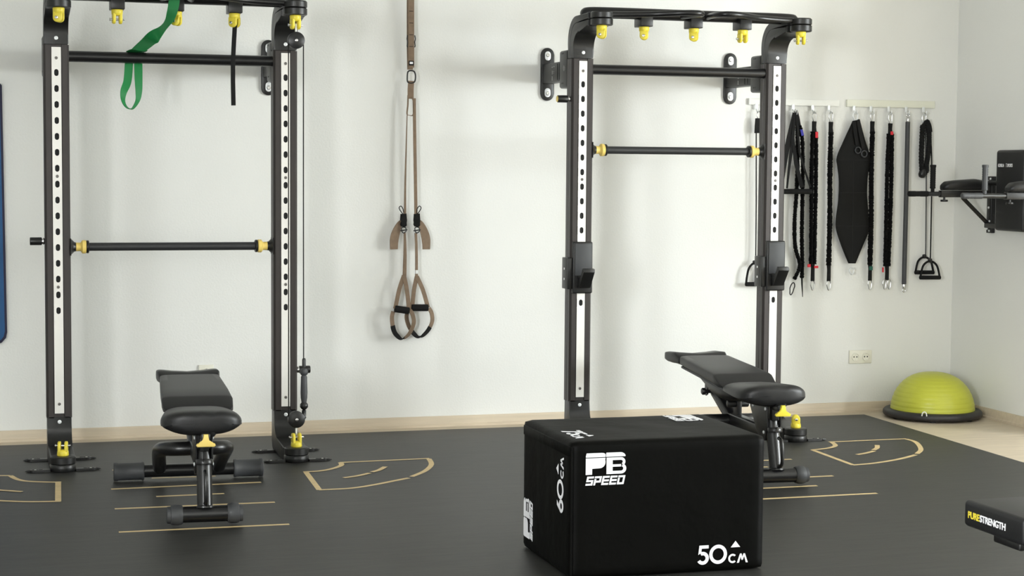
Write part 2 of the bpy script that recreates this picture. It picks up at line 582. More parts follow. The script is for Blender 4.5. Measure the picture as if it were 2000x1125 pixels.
def make_rack(X1, X2, label, rots, lowz, left_rack):
    XM = (X1 + X2) / 2
    t = thing('training_rack', (XM, -.66, 0), label, 'exercise rack', 'wall mounted training racks')
    HX = [ZH0 + (ZH1 - ZH0) * i / (NH - 1) for i in range(NH)]
    for X in (X1, X2):
        # extruded post with shallow grooves
        hw, yb, g = .061, -.615, .0035
        prof = [(-hw, yb), (hw, yb), (hw, -.650), (hw - g, -.652), (hw - g, -.656), (hw, -.658), (hw, YF + .012), (hw - .010, YF),
                (.026, YF), (.024, YF + .004), (-.024, YF + .004), (-.026, YF), (-hw + .010, YF), (-hw, YF + .012), (-hw, -.658), (-hw + g, -.656), (-hw + g, -.652), (-hw, -.650)]
        m = MB().prism([(X + a, b) for a, b in prof], 'z', .215, 2.050)
        post = m.build('upright', POST, t, smooth=25)
        MB().box(X - .023, X + .023, YF + .0015, YF + .006, .235, 2.040).build('groove_shade', HOLE, post, smooth=0)  # black strip stands in for the shade behind the holes
        holed_strip(X, .238, 2.038, HX).build('hole_strip', STRIP, post, smooth=0)
        for z in (1.985, HX[6] - .039, HX[13] - .039, .285):
            m = MB()
            screw(m, X, YF - .0025, z, .0075)
            m.build('screw', SCREW, post)
        # upper arm: two stacked shells ending in a round head
        ob = [(-.615, 2.052), (-.615, 2.13)] + bezier_arc(-.745, 2.14, .130, 0, 90)[::1] + [(-.93, 2.275)]
        oi = [(-.93, 2.2415), (-.76, 2.236)] + bezier_arc(-.750, 2.141, .094, 92, 0) + [(-.656, 2.052)]
        m = MB().prism(ob + oi, 'x', X - .0585, X + .0585, .006)
        m.lathe((X, -.985, 2.2415), (0, 0, 1), [(0, .054), (.003, .058), (.028, .058), (.034, .053)], 40)
        m.build('upper_arm_shell', CAST, t, smooth=35)
        ob = [(-.658, 2.052), (-.658, 2.13)] + bezier_arc(-.752, 2.140, .093, 0, 90) + [(-.93, 2.238)]
        oi = [(-.93, 2.204), (-.79, 2.190)] + bezier_arc(-.785, 2.10, .085, 88, 0) + [(YF, 2.052)]
        m = MB().prism(ob + oi, 'x', X - .0585, X + .0585, .006)
        m.lathe((X, -.985, 2.204), (0, 0, 1), [(0, .052), (.004, .058), (.032, .058), (.035, .054)], 40)
        arm = m.build('upper_arm', CAST, t, smooth=35)
        m = MB()
        screw(m, X, YF - .0005, 2.082, .0095)
        m.build('arm_screw', ZINC, arm)
        # foot
        ob = [(-.615, .220), (-.615, .06)] + bezier_arc(-.665, .055, .05, 0, -88, 6) + [(-.98, .003)]
        oi = [(-.98, .072), (-.80, .082)] + bezier_arc(-.785, .170, .085, -88, 0) + [(YF, .220)]
        m = MB().prism(ob + oi, 'x', X - .0585, X + .0585, .006)
        m.lathe((X, -1.012, .040), (0, 0, 1), [(0, .057), (.003, .060), (.031, .060), (.036, .056), (.038, .045)], 40)
        foot = m.build('foot_arm', CAST, t, smooth=35)
        MB().lathe((X, -1.012, .0045), (0, 0, 1), [(0, .059), (.003, .0615), (.030, .0615), (.034, .058)], 40).build('foot_disc', BLACK, t)
        m = MB()
        screw(m, X, YF - .0005, .196, .0095)
        m.build('foot_screw', ZINC, foot)
        for sx in (-1, 1):
            for yy in (-1.025, -.700):
                # slotted anchor tab lying on the mat
                L0, L1, hw_ = .060, .155, .019
                n = 8
                outer = [(L0, -hw_), (L1 - hw_, -hw_)] + [(L1 - hw_ + hw_ * math.sin(PI * k / n), -hw_ * math.cos(PI * k / n)) for k in range(1, n)] + [(L1 - hw_, hw_), (L0, hw_)]
                inner = [(L0 + .035, -.009), (L1 - hw_, -.009)] + [(L1 - hw_ + .009 * math.sin(PI * k / n), -.009 * math.cos(PI * k / n)) for k in range(1, n)] + [(L1 - hw_, .009), (L0 + .035, .009)]
                m = MB()
                for z0, z1 in ((.005, .016),):
                    vo = [[m.bm.verts.new((X + sx * a, yy + b, z)) for a, b in outer] for z in (z0, z1)]
                    vi = [[m.bm.verts.new((X + sx * a, yy + b, z)) for a, b in inner] for z in (z0, z1)]
                    q = len(outer)
                    for i in range(q):
                        j = (i + 1) % q
                        m.bm.faces.new((vo[0][i], vo[0][j], vo[1][j], vo[1][i]))
                        m.bm.faces.new((vi[0][i], vi[1][i], vi[1][j], vi[0][j]))
                        m.bm.faces.new((vo[1][i], vo[1][j], vi[1][j], vi[1][i]))
                        m.bm.faces.new((vo[0][i], vi[0][i], vi[0][j], vo[0][j]))
                m.box(X + sx * .11, X + sx * .118, yy - .010, yy + .010, .006, .014)
                m.tube([(X + sx * .152, yy, .0105), (X + sx * .165, yy, .0095), (X + sx * .176, yy, .009)], [.006, .005, .0015], 8)
                tab = m.build('anchor_tab', CAST, t, smooth=30)
                MB().lathe((X + sx * .128, yy, .0045), (0, 0, 1), [(0, .007), (.010, .007), (.012, .005)], 12).build('anchor_bolt', STEEL, tab)
        # wall bracket
        XW = X + .024
        m = MB()
        cap = capsule(XW, 2.0, .078, .300, 12)
        m.prism(cap, 'y', -.016, -.0005, .004)
        plate = m.build('wall_plate', BLACK, t, smooth=35)
        for sz in (-1, 1):
            q = MB()
            q.prism(capsule(XW, 2.0 + sz * .104, .034, .052, 8), 'y', -.0185, -.0155, .0008)
            wsh = q.build('washer', ZINC, plate, smooth=35)
            q = MB()
            q.lathe((XW, -.018, 2.0 + sz * .108), (0, -1, 0), [(0, .012), (.005, .012), (.007, .009), (.007, .005), (.003, .004)], 6)
            q.build('bolt', STEEL, wsh, smooth=20)
        arm = MB().box(XW - .032, XW + .032, -.478, -.016, 1.945, 2.055, .006).build('bracket_arm', CAST, t)
        q = MB()
        for y in (-.29, -.325):
            q.box(XW - .0335, XW - .0315, y - .004, y + .004, 1.955, 2.045)
        q.build('arm_slot', HOLE, arm, smooth=0)
        if not left_rack:
            q = MB()
            for (yy, zz, w_, h_) in ((-.20, 2.030, .02, .006), (-.232, 2.032, .012, .005), (-.20, 2.0, .010, .02), (-.225, 2.004, .014, .003), (-.225, 1.995, .008, .003), (-.20, 1.968, .012, .024)):
                q.box(XW - .0335, XW - .0315, yy - w_ / 2, yy + w_ / 2, zz - h_ / 2, zz + h_ / 2)
            q.build('arm_marks', GREYP, arm, smooth=0)
        bx = MB().box(X - .0605, X + .0605, -.6145, -.475, 1.898, 2.102, .014, 3).build('bracket_box', CAST, t)
        for yy in (-.525, -.545):
            for zz in (1.925, 2.085):
                MB().cyl((X - .0610, yy, zz), (X - .0600, yy, zz), .0045, 10).build('screw_hole', HOLE, bx)
        if not left_rack:
            q = MB()
            for j in range(4):
                zz = 2.013 - j * .0075
                hw_ = (.010, .016, .016, .010)[j]
                q.prism([(-.560 - hw_, zz), (-.560 + hw_, zz + .002), (-.560 + hw_, zz + .0055), (-.560 - hw_, zz + .0035)], 'x', X - .0613, X - .0603)
            q.build('round_emblem', GREYP, bx, smooth=0)
    # fixed pull-up bar
    MB().cyl((X1 + .061, -.657, 1.997), (X2 - .061, -.657, 1.997), .0275, 32).build('pull_up_bar', BMETAL, t)
    # top cross tube, hook blocks, clevises
    ZT = 2.282
    m = MB()
    m.tube(spline([(X1 - .03, -.80, ZT - .004), (X1 + .04, -.85, ZT), (XM, -.85, ZT), (X2 - .04, -.85, ZT), (X2 + .03, -.80, ZT - .004)], 8), .030, 20)
    m.build('top_tube', BMETAL, t)
    for i, s_ in enumerate((-1, 0, 1)):
        X = XM + s_ * .283
        m = MB()
        m.box(X - .034, X + .034, -.905, -.800, 2.214, 2.268, .004)
        m.build('hook_block', CAST, t)
        clevis(X, -.86, 2.2145, rots[i + 1], -1, t)
    for X, r in ((X1, rots[0]), (X2, rots[4])):
        clevis(X, -.985, 2.2045, r, -1, t)
    for X, r in ((X1, rots[5]), (X2, rots[6])):
        clevis(X, -1.012, .0775, r, 1, t)
    # curved grips in front of the tube
    for s_ in (-1, 1):
        pts = [(s_ * .545, -.985, 2.262), (s_ * .46, -.985, 2.264), (s_ * .30, -1.02, 2.268), (s_ * .17, -1.10, 2.272), (s_ * .085, -1.115, 2.273),
               (s_ * .045, -1.07, 2.272), (s_ * .050, -.97, 2.274), (s_ * .075, -.862, 2.276)]
        m = MB().tube(spline([(XM + a, b, c) for a, b, c in pts], 8), .0155, 14)
        m.build('curved_grip', BMETAL, t)
    # locating pins
    if left_rack:
        pins = ((X1, -1, 1.089, False), (X2, 1, .422, False))
    else:
        pins = ((X1, -1, 1.836, True),)
    for X, s_, z, yel in pins:
        m = MB()
        m.lathe((X + s_ * .061, -.668, z), (s_, 0, 0), [(0, .012), (.004, .016), (.008, .017), (.016, .014)], 24)
        p = m.build('pin_collar', STEEL, t)
        m = MB().cyl((X + s_ * .075, -.668, z), (X + s_ * .132, -.668, z), .0195, 24, .003)
        m.build('pull_knob', BLACK, p)
        if yel:
            MB().cyl((X + s_ * .1322, -.668, z), (X + s_ * .135, -.668, z), .0165, 24, .001).build('knob_cap', YELP, p)
    return t


def crossbar(X1, X2, z, label):
    t = thing('cross_bar', ((X1 + X2) / 2, -.66, z), label, 'bar', 'removable cross bars')
    a, b = X1 + .0615, X2 - .0615
    MB().cyl((a + .085, -.66, z), (b - .085, -.66, z), .0205, 28).build('bar_tube', TUBE, t)
    for x, s_ in ((a, 1), (b, -1)):
        m = MB()
        m.prism([(-.695, z - .042), (-.625, z - .042), (-.625, z + .042), (-.695, z + .042)], 'x', x, x + s_ * .003)
        m.lathe((x + s_ * .003, -.66, z), (s_, 0, 0), [(0, .040), (.006, .034), (.016, .024), (.024, .022)], 24)
        m.build('side_mount', BLACK, t)
        m = MB().lathe((x + s_ * .027, -.66, z), (s_, 0, 0), [(0, .022), (.022, .021), (.027, .029), (.031, .0335), (.046, .0335), (.049, .030)], 28)
        m.build('yellow_collar', YELP, t)
        m = MB().lathe((x + s_ * .076, -.66, z), (s_, 0, 0), [(0, .028), (.002, .032), (.011, .032), (.014, .028)], 28)
        m.build('end_ring', BLACK, t)
    return t


RX = (0.410, 1.536)
SX = (3.130, 4.260)
R_ = math.radians
make_rack(RX[0], RX[1], 'black wall rack at the left with a green band and a cable trainer on it', [R_(70), R_(5), R_(60), R_(50), R_(10), R_(-10), R_(5)], 1.06, True)
make_rack(SX[0], SX[1], 'dark bronze wall rack at the right behind the black plyo box, with two bar holders', [R_(55), R_(65), R_(58), R_(2), R_(-15), R_(70), R_(70)], 1.56, False)
crossbar(RX[0], RX[1], 1.060, 'black cross bar with yellow collars set at mid height in the left rack')
crossbar(SX[0], SX[1], 1.567, 'black cross bar with yellow collars set high in the right rack')


def j_cup(X, label):
    t = thing('bar_holder', (X, YF, .80), label, 'bar holder', 'bar holders on the right rack')
    z0, z1 = .800, 1.076
    m = MB().box(X - .056, X + .056, YF - .030, YF - .0040, z0, z1, .008, 3)
    m.build('back_plate', BLACK, t)
    m = MB().box(X - .046, X + .050, YF - .0345, YF - .029, z0 + .095, z1 - .010, .003)
    m.build('rubber_face', GREYR, t)
    y = YF - .030
    m = MB().prism([(y, z0 + .028), (y - .030, z0 + .032), (y - .098, z0 + .118), (y - .098, z0 + .135), (y - .078, z0 + .138), (y - .046, z0 + .082), (y - .030, z0 + .075), (y, z0 + .10)], 'x', X - .030, X + .034, .003)
    m.build('support_hook', BLACK, t, smooth=25)
    m = MB()
    m.box(X - .083, X - .0625, -.705, -.625, z0 + .022, z0 + .190, .004)
    m.box(X - .083, X - .050, YF - .016, YF - .0045, z0 + .022, z0 + .190, .003)
    side = m.build('side_bracket', CAST, t)
    for zz in (z0 + .075, z0 + .13):
        MB().cyl((X - .0845, -.668, zz), (X - .0825, -.668, zz), .007, 12).build('rivet', STEEL, side)
    return t


j_cup(SX[0], 'black bar holder clamped on the left post of the right rack')
j_cup(SX[1], 'black bar holder clamped on the right post of the right rack')

# ------------------------------------------------------------------ cable trainer on the left rack
X2 = RX[1]
t = thing('cable_trainer', (X2, -.985, .1), 'black pulley cable trainer with a handle strung down the right post of the left rack', 'cable trainer')
for (zc, nm) in ((2.083, 'upper_pulley'), (.210, 'lower_pulley')):
    yy = -.985
    m = MB()
    xc = X2 + (.003 if zc > 1 else .004)
    m.lathe((xc, yy - .017, zc), (0, 1, 0), [(0, .039), (.002, .0415), (.013, .0415), (.015, .034), (.019, .034), (.021, .0415), (.032, .0415), (.034, .039)], 40)
    p = m.build(nm, BLACK, t)
    MB().lathe((xc, yy - .0172, zc), (0, -1, 0), [(0, .007), (.002, .007), (.003, .004)], 16).build('axle', STEEL, p)
    s_ = 1 if zc > 1 else -1
    MB().box(xc - .0045, xc + .0045, yy - .006, yy + .006, min(zc + s_ * .034, zc + s_ * .082), max(zc + s_ * .034, zc + s_ * .082), .002).build('swivel_tab', WPL, p)
m = MB()
m.tube([(X2 - .034, -.985, 2.083), (X2 - .034, -.985, .213)], .0028, 8)
m.build('inner_cable', WEB, t)
m = MB()
m.tube([(X2 + .040, -.985, 2.083), (X2 + .040, -.985, 1.3), (X2 + .041, -.985, .51)], .0028, 8)
m.build('outer_cable', WEB, t)
hx = X2 + .043
m = MB().lathe((hx, -.985, .470), (0, 0, 1), [(0, .004), (.002, .0095), (.038, .0095), (.045, .006)], 16)
m.build('cable_sleeve', BLACK, t)
m = MB().lathe((hx, -.985, .465), (0, 0, -1), [(0, .006), (.004, .016), (.018, .0205), (.030, .018), (.038, .010)], 24)
m.build('upper_swivel', GREYR, t)
m = MB().lathe((hx, -.985, .432), (0, 0, -1), [(0, .010), (.01, .0155), (.05, .0165), (.09, .0175), (.115, .0165), (.130, .014), (.142, .012)], 24)
m.build('rubber_handle', GREYR, t)
m = MB().lathe((hx, -.985, .296), (0, 0, -1), [(0, .011), (.012, .020), (.026, .020), (.038, .010)], 24)
m.build('lower_swivel', BLACK, t)
m = MB().lathe((hx, -.985, .262), (0, 0, -1), [(0, .003), (.006, .007), (.008, .011), (.04, .010), (.044, .012), (.052, .006)], 16)
m.build('lower_sleeve', BLACK, t)

# ------------------------------------------------------------------ bands on the left rack
def YZd(p, Y):
    return at(p[0], p[1], Y)


m = MB()
xh = RX[0] + (RX[1] - RX[0]) / 2
c = [at(341, -12, -.925), at(340, 4, -.925), at(336, 24, -.925), at(328, 42, -.90), at(314, 61, -.86), at(296, 76, -.81), at(281, 89, -.75), at(270, 98, -.715)]
P = spline(c, 6)
W = []
for i in range(len(P)):
    f = i / (len(P) - 1)
    tw = 1.15 * math.exp(-((f - .50) / .24) ** 2)
    W.append(Vector((math.cos(tw), -math.sin(tw), .0 + .55 * max(0, f - .6))))
m.ribbon(P, W, [.052 + .026 * max(0, min(1, (i / (len(P) - 1) - .5) * 3)) for i in range(len(P))], .003)
P = spline([at(274, 97, -.705), at(268, 99.5, -.670), at(264, 101.5, -.640), at(262, 106, -.622), at(261, 115, -.620), at(262, 124, -.622)], 5)
m.ribbon(P, Vector((1, 0, 0)), [.078, .080, .084, .086, .088, .088, .088, .088, .088, .088, .086, .086, .084, .084, .082, .082, .082, .082, .082, .082, .082, .082, .082, .082, .082, .082][:len(P)], .003)
# hanging loop below the bar
P = spline([at(270, 121, -.617), at(270.5, 150, -.63), at(271, 180, -.64), at(268, 198, -.65), at(258, 212, -.66), at(247, 209, -.665), at(240.5, 196, -.66), at(241.5, 179, -.65), at(249, 158, -.63), at(252, 121, -.617)], 7)
n = len(P)
W = []
for i in range(n):
    a = i / (n - 1)
    W.append(Vector((1, .12 + 1.3 * math.sin(a * PI) ** 3, 0)).normalized())
m.ribbon(P, W, [.041 - .020 * math.sin(i / (n - 1) * PI) ** 3 for i in range(n)], .0025)
tag(m.build('resistance_band', GREEN), 'green flat resistance band draped over the pull-up bar of the left rack', 'resistance band')

t = thing('hanging_strap', (at(456, 50, -.86).x, -.86, 1.75), 'narrow black strap hanging from the yellow hook beside the green band', 'strap')
P = [at(459, 44, -.862), at(457, 80, -.862), at(455, 120, -.862), at(455, 160, -.862), at(456, 206, -.862)]
MB().ribbon(P, [Vector((1, 0, 0))] * 5, .022, .003).build('strap_webbing', WEB, t)
MB().ribbon([P[0] + Vector((.002, .012, -.005)), P[1] + Vector((.003, .012, 0)), P[2] + Vector((.003, .010, 0)), P[3] + Vector((0, .008, 0))], Vector((1, 0, 0)), .018, .003).build('strap_tail', WEB, t)

# ------------------------------------------------------------------ suspension trainer
YS = -.07
t = thing('suspension_trainer', (at(803, 300, YS).x, YS, .6), 'tan and black suspension trainer hanging on the white wall between the racks', 'suspension trainer')


def S(x, y, dy=0.0):
    return at(x, y, YS + dy)


WX = Vector((1, 0, 0))
top = S(803, 0)
MB().ribbon([Vector((top.x, YS, ZC - .03)), top, S(803, 70), S(803, 132)], WX, .034, .004).build('main_strap', TAN, t)
MB().ribbon([S(800, 0, .012), S(800, 90, .012), S(801, 136, .010)], WX, .032, .003).build('back_webbing', TAN, t)
m = MB()
for y in (22, 45, 68, 91):
    p = S(803, y)
    m.box(p.x - .011, p.x + .011, YS - .0032, YS - .002, p.z - .0015, p.z + .0015)
m.build('stitching', WEB, t, smooth=0)
for sx in (-1, 1):
    m = MB()
    m.tube(spline([S(803 + sx * 7, 69), S(803 + sx * 8.2, 76), S(803 + sx * 7.0, 82), S(803 + sx * 7.8, 90), S(803 + sx * 6.5, 92)], 4), .003, 8)
    m.build('strap_buckle', BLACK, t)
p = S(803, 123)
q = MB().box(p.x - .014, p.x + .014, YS - .0045, YS - .0025, p.z - .014, p.z + .012)
lb = q.build('label_patch', WEB, t, smooth=0)
MB().box(p.x - .009, p.x + .009, YS - .0055, YS - .0045, p.z - .006, p.z + .006).build('label_print', WHITEP, lb, smooth=0)
m = MB().tube(spline([S(797, 140), S(795.5, 150), S(796.5, 160), S(804, 162), S(810, 159), S(811.5, 148), S(809, 140), S(803, 138)], 5, True), .0042, 10, closed=True)
m.build('carabiner_ring', BLACK, t)
MB().ribbon([S(803, 158), S(802, 175), S(802, 193)], WX, .034, .004).build('lower_strap', TAN, t)
MB().ribbon(spline([S(797, 186), S(796.5, 205), S(795, 222), S(799, 225), S(806, 225), S(809, 215), S(808, 200), S(805, 190)], 5), Vector((.6, 1, 0)), .020, .003).build('equalizer_loop', TAN, t)
MB().ribbon(spline([S(797, 192), S(795, 230), S(793, 300), S(791.5, 360), S(791, 425)], 5), [Vector((.25 + .4 * i / 20, 1 - .5 * i / 20, 0)) for i in range(21)], [.018] * 21, .003).build('left_strap', TAN, t)
MB().ribbon(spline([S(809, 192), S(809.5, 230), S(810.5, 300), S(811.5, 360), S(812.5, 425)], 5), Vector((1, .35, 0)), .020, .003).build('right_strap', TAN, t)
for sx, cx in ((-1, 788), (1, 814)):
    MB().tube(spline([S(cx, 419), S(cx + sx * 5, 413), S(cx + sx * 8.5, 406), S(cx + sx * 5, 402.5), S(cx + sx * 1, 408), S(cx - sx * 1, 419)], 5), .0025, 8).build('pull_cord', WEB, t)
    m = MB()
    a, b = S(cx, 418), S(cx, 443)
    m.prism([(a.x - .016, a.z), (a.x + .016, a.z + .003), (a.x + .014, (a.z + b.z) / 2), (a.x + .018, b.z + .008), (a.x + .010, b.z), (a.x - .012, b.z + .002), (a.x - .018, b.z + .012), (a.x - .013, (a.z + b.z) / 2)], 'y', YS - .013, YS + .012, .004)
    m.build('cam_buckle', WEB, t)
    e = S(cx, 450)
    m = MB().tube(spline([e + Vector((-.010, -.004, .016)), e + Vector((.010, -.004, .016)), e + Vector((.014, -.004, -.004)), e + Vector((0, -.004, -.014)), e + Vector((-.010, -.004, -.004))], 4, True), .0028, 8, closed=True)
    m.tube([e + Vector((-.020, -.006, -.002)), e + Vector((.020, -.006, .004))], .0035, 8)
    m.build('clip', BLACK, t)
    # folded adjusting tail
    P = spline([S(cx + sx * 5, 431, .0), S(cx + sx * 8, 437, .006), S(cx + sx * 13, 449, .010), S(cx + sx * 17, 462, .010), S(cx + sx * 18.5, 474, .010), S(cx + sx * 18.5, 487, .010)], 5)
    n = len(P)
    MB().ribbon(P, WX + Vector((0, .2, 0)), [.012 + .040 * math.sin(min(1, i / (n * .62)) * PI / 2) - .008 * max(0, (i / n - .7) / .3) for i in range(n)], .004).build('adjuster_tail', TAN, t)
MB().ribbon([S(790.5, 455), S(791, 475), S(791, 500), S(790, 540)], [WX + Vector((0, .6, 0))] * 4, [.014, .018, .024, .027], .0035).build('left_webbing', TAN, t)
MB().ribbon([S(812, 455), S(813, 475), S(813.5, 500), S(813.5, 540)], [WX + Vector((0, .6, 0))] * 4, [.018, .018, .019, .020], .0035).build('right_webbing', TAN, t)
p = S(812.5, 531)
MB().box(p.x - .010, p.x + .010, YS - .0055, YS - .0035, p.z - .010, p.z + .010).build('size_label', ZINC, t, smooth=0)
# two triangular handles with foot loops
for nm, apex, h0, h1, loop, dy in (
        ('left', (789, 538), (772, 603), (799, 607), [(768, 608), (765.5, 622), (769, 645), (777, 657), (787, 661), (799, 652), (808, 632), (806, 615), (801, 606)], -.012),
        ('right', (814, 540), (805, 601), (836, 601), [(797, 605), (794, 620), (800, 640), (812, 655), (823, 657), (836, 645), (844, 628), (843, 612), (838, 602)], .012)):
    MB().ribbon(spline([S(*apex, dy), S((apex[0] + h0[0]) / 2 - 1, (apex[1] + h0[1]) / 2 - 4, dy), S(*h0, dy)], 4), WX + Vector((0, .15, 0)), .024, .0035).build('handle_strap', TAN, t)
    MB().ribbon(spline([S(*apex, dy), S((apex[0] + h1[0]) / 2 + 1, (apex[1] + h1[1]) / 2 - 4, dy), S(*h1, dy)], 4), WX + Vector((0, .15, 0)), .024, .0035).build('handle_strap', TAN, t)
    MB().cyl(S(h0[0] - 1, h0[1], dy), S(h1[0], h1[1], dy), .0195, 20, .003).build('foam_grip', WEB, t)
    P = spline([S(*q, dy) for q in loop], 5)
    n = len(P)
    cut0, cut1 = (int(n * .20), int(n * .52)) if nm == 'left' else (int(n * .30), int(n * .68))
    wd = Vector((.35, 1, 0)) if nm == 'left' else Vector((-.15, 1, 0))
    wdl = []
    for i in range(n):
        a = i / (n - 1)
        wdl.append(Vector((1.0, .8, .0)).normalized())
    MB().ribbon(P[:cut0 + 1], wdl[:cut0 + 1], .034, .003).build('foot_loop', TAN, t)
    MB().ribbon(P[cut0:cut1 + 1], wdl[cut0:cut1 + 1], .036, .005).build('foot_cradle', WEB, t)
    MB().ribbon(P[cut1:], wdl[cut1:], .034, .003).build('foot_loop', TAN, t)

# ------------------------------------------------------------------ benches
def pad_loft(m, stations, n=28, pw=4.0):
    """stations: (u, half width, z top, z bottom, crown) superellipse sections across the pad"""
    rings = []
    for (u, hw, zt, zb, dip) in stations:
        r = []
        zc, hz = (zt + zb) / 2, (zt - zb) / 2
        for k in range(n):
            a = 2 * PI * k / n
            ca, sa = math.cos(a), math.sin(a)
            x = hw * math.copysign(abs(ca) ** (2 / pw), ca)
            z = zc + hz * math.copysign(abs(sa) ** (2 / pw), sa)
            if sa > 0:
                z += dip * (1 - (x / max(hw, 1e-6)) ** 2) * -1
            r.append(Vector((x, u, z)))
        rings.append(r)
    m.rings(rings)
    return m


def make_bench(loc, rz, label, text=False):
    t = thing('weight_bench', loc, label, 'weight bench', 'adjustable weight benches')
    t.rotation_euler = (0, 0, rz)
    ORG[t] = Vector((0, 0, 0))
    Lc = dict(parent=t)
    # front foot bar
    MB().cyl((-.115, 0, .0475), (.115, 0, .0475), .033, 28).build('front_foot_bar', BMETAL, t)
    for s_ in (-1, 1):
        MB().lathe((s_ * .090, 0, .0475), (s_, 0, 0), [(0, .036), (.004, .039), (.018, .0425), (.034, .0425), (.046, .039), (.048, .035), (.054, .035), (.062, .034), (.064, .028)], 32).build('rubber_foot', GREYR, t)
    # rear foot bar
    MB().cyl((-.215, 1.10, .0455), (.215, 1.10, .0455), .030, 28).build('rear_foot_bar', BMETAL, t)
    for s_ in (-1, 1):
        MB().lathe((s_ * .205, 1.10, .0455), (s_, 0, 0), [(0, .034), (.002, .0425), (.010, .0435), (.014, .0405), (.118, .0405), (.122, .0435), (.136, .0430), (.140, .036)], 32).build('rubber_roller', GREYR, t)
    # front post
    m = MB().tube([(0, .004, .07), (0, .040, .20), (0, .075, .30)], .031, 24)
    m.lathe((0, .002, .072), (0, .2, 1), [(0, .038), (.006, .038), (.010, .033)], 28)
    post = m.build('front_post', BMETAL, t)
    MB().tube(spline([(0, -.020, .225), (0, -.045, .222), (0, -.060, .205), (0, -.068, .16), (0, -.066, .115), (0, -.045, .098), (0, -.028, .096)], 5), .0085, 12).build('transport_handle', BMETAL, post)
    MB().lathe((0, .028, .245), (0, .22, 1), [(0, .034), (.004, .035), (.02, .035), (.022, .033)], 24).build('chrome_sleeve', STEEL if False else BMETAL, post)
    # side cheeks under the seat
    for s_ in (-1, 1):
        m = MB().prism([(.040, .392), (.285, .392), (.265, .34), (.170, .235), (.115, .190), (.065, .205), (.040, .265)], 'x', s_ * .028, s_ * .036, .002)
        ch = m.build('side_cheek', BLACK, t)
        for (yy, zz) in ((.060, .352), (.075, .240), (.22, .35)):
            MB().lathe((s_ * .036, yy, zz), (s_, 0, 0), [(0, .008), (.004, .008), (.005, .005)], 12).build('bolt', ZINC, ch)
    # main beam and rear arch
    MB().box(-.026, .026, .10, .59, .195, .262, .010, 3).build('main_beam', BMETAL, t)
    m = MB()
    P = spline([(-.136, 1.085, .062), (-.142, .98, .115), (-.148, .84, .170), (-.146, .74, .200), (-.128, .655, .216), (-.085, .610, .222), (0, .600, .224), (.085, .610, .222), (.128, .655, .216), (.146, .74, .200), (.148, .84, .170), (.142, .98, .115), (.136, 1.085, .062)], 6)
    m.tube(P, .0315, 20)
    m.build('rear_arch', BMETAL, t)
    # back support strut and ladder
    MB().tube([(0, .600, .232), (0, .835, .335)], .034, 22).build('support_strut', BMETAL, t)
    MB().prism([(.835, .405), (.885, .415), (.885, .322), (.868, .312), (.845, .322)], 'x', -.048, -.042).prism([(.835, .405), (.885, .415), (.885, .322), (.868, .312), (.845, .322)], 'x', .042, .048).build('strut_bracket', BLACK, t)
    m = MB()
    m.box(-.012, .012, .50, .56, .24, .385, .004)
    m.cyl((-.055, .53, .315), (.055, .53, .315), .018, 16, .004)
    m.build('adjust_linkage', BLACK, t)
    m = MB()
    m.cyl((-.070, .862, .335), (.070, .862, .335), .010, 14, .002)
    m.lathe((-.052, .862, .335), (-1, 0, 0), [(0, .012), (.004, .018), (.016, .018), (.020, .014)], 16)
    m.lathe((.052, .862, .335), (1, 0, 0), [(0, .012), (.004, .018), (.016, .018), (.020, .014)], 16)
    m.build('pivot_knob', BLACK, t)
    # under shell of the backrest
    m = MB()
    st = [(.235, .060, .400, .372, 0), (.28, .10, .404, .345, 0), (.40, .118, .412, .330, 0), (.55, .115, .420, .340, 0), (.66, .100, .426, .358, 0), (.80, .085, .432, .385, 0), (.93, .075, .436, .408, 0), (1.02, .065, .44, .425, 0)]
    st = [(a_ + .06, b_, c_ + .006, d_ + .006, e_) for a_, b_, c_, d_, e_ in st]
    pad_loft(m, st, 28, 3.2)
    m.build('back_shell', BLACK, t, smooth=50)
    m = MB()
    st = [(.325, .118, .403, .393, 0), (.335, .138, .408, .392, 0), (.60, .137, .428, .410, 0), (.97, .128, .443, .428, 0), (.985, .115, .442, .432, 0)]
    st = [(a_ + .06, b_, c_ + .006, d_ + .006, e_) for a_, b_, c_, d_, e_ in st]
    pad_loft(m, st, 24, 6)
    m.build('back_board', GREYR, t, smooth=40)
    # backrest pad: flat crowned top with sloping ends
    m = MB()
    Zs = lambda u: .452 + (u - .34) * .060
    st = []
    for (u, hw, dz, zb) in ((.318, .118, -.040, .004), (.322, .135, -.034, .0), (.345, .148, -.022, -.002), (.405, .152, .006, 0), (.425, .150, .010, 0), (.60, .148, .010, 0), (.80, .142, .007, 0), (.965, .136, .006, 0), (.978, .132, -.002, .002), (.982, .122, -.020, .01)):
        st.append((u, hw, Zs(u) + dz, Zs(u) - .046 + zb, 0))
    st = [(a_ + .06, b_, c_ + .006, d_ + .006, e_) for a_, b_, c_, d_, e_ in st]
    pad_loft(m, st, 36, 7)
    m.build('backrest_pad', VINYL, t, smooth=32)
    # headrest, dished across
    m = MB()
    st = []
    for (u, hw, dz, zb) in ((.990, .118, -.022, .006), (.996, .136, -.006, 0), (1.045, .143, .022, -.004), (1.10, .145, .018, -.008), (1.17, .145, .014, -.008), (1.205, .142, .008, -.004), (1.222, .130, -.008, .006)):
        st.append((u, hw, .492 + dz, .492 - .045 + zb, .0 if text else .019))
    st = [(a_ + .06, b_, c_ + .006, d_ + .006, e_) for a_, b_, c_, d_, e_ in st]
    pad_loft(m, st, 36, 5)
    if text:
        m.bm.free()
        m = MB().box(-.155, .155, 1.060, 1.287, .439, .517, .014, 4)
    hr = m.build('headrest_pad', VINYL, t, smooth=40)
    m = MB()
    m.box(-.10, .10, 1.06, 1.25, .442, .452, .004)
    m.box(-.05, .05, .99, 1.18, .430, .443, .004)
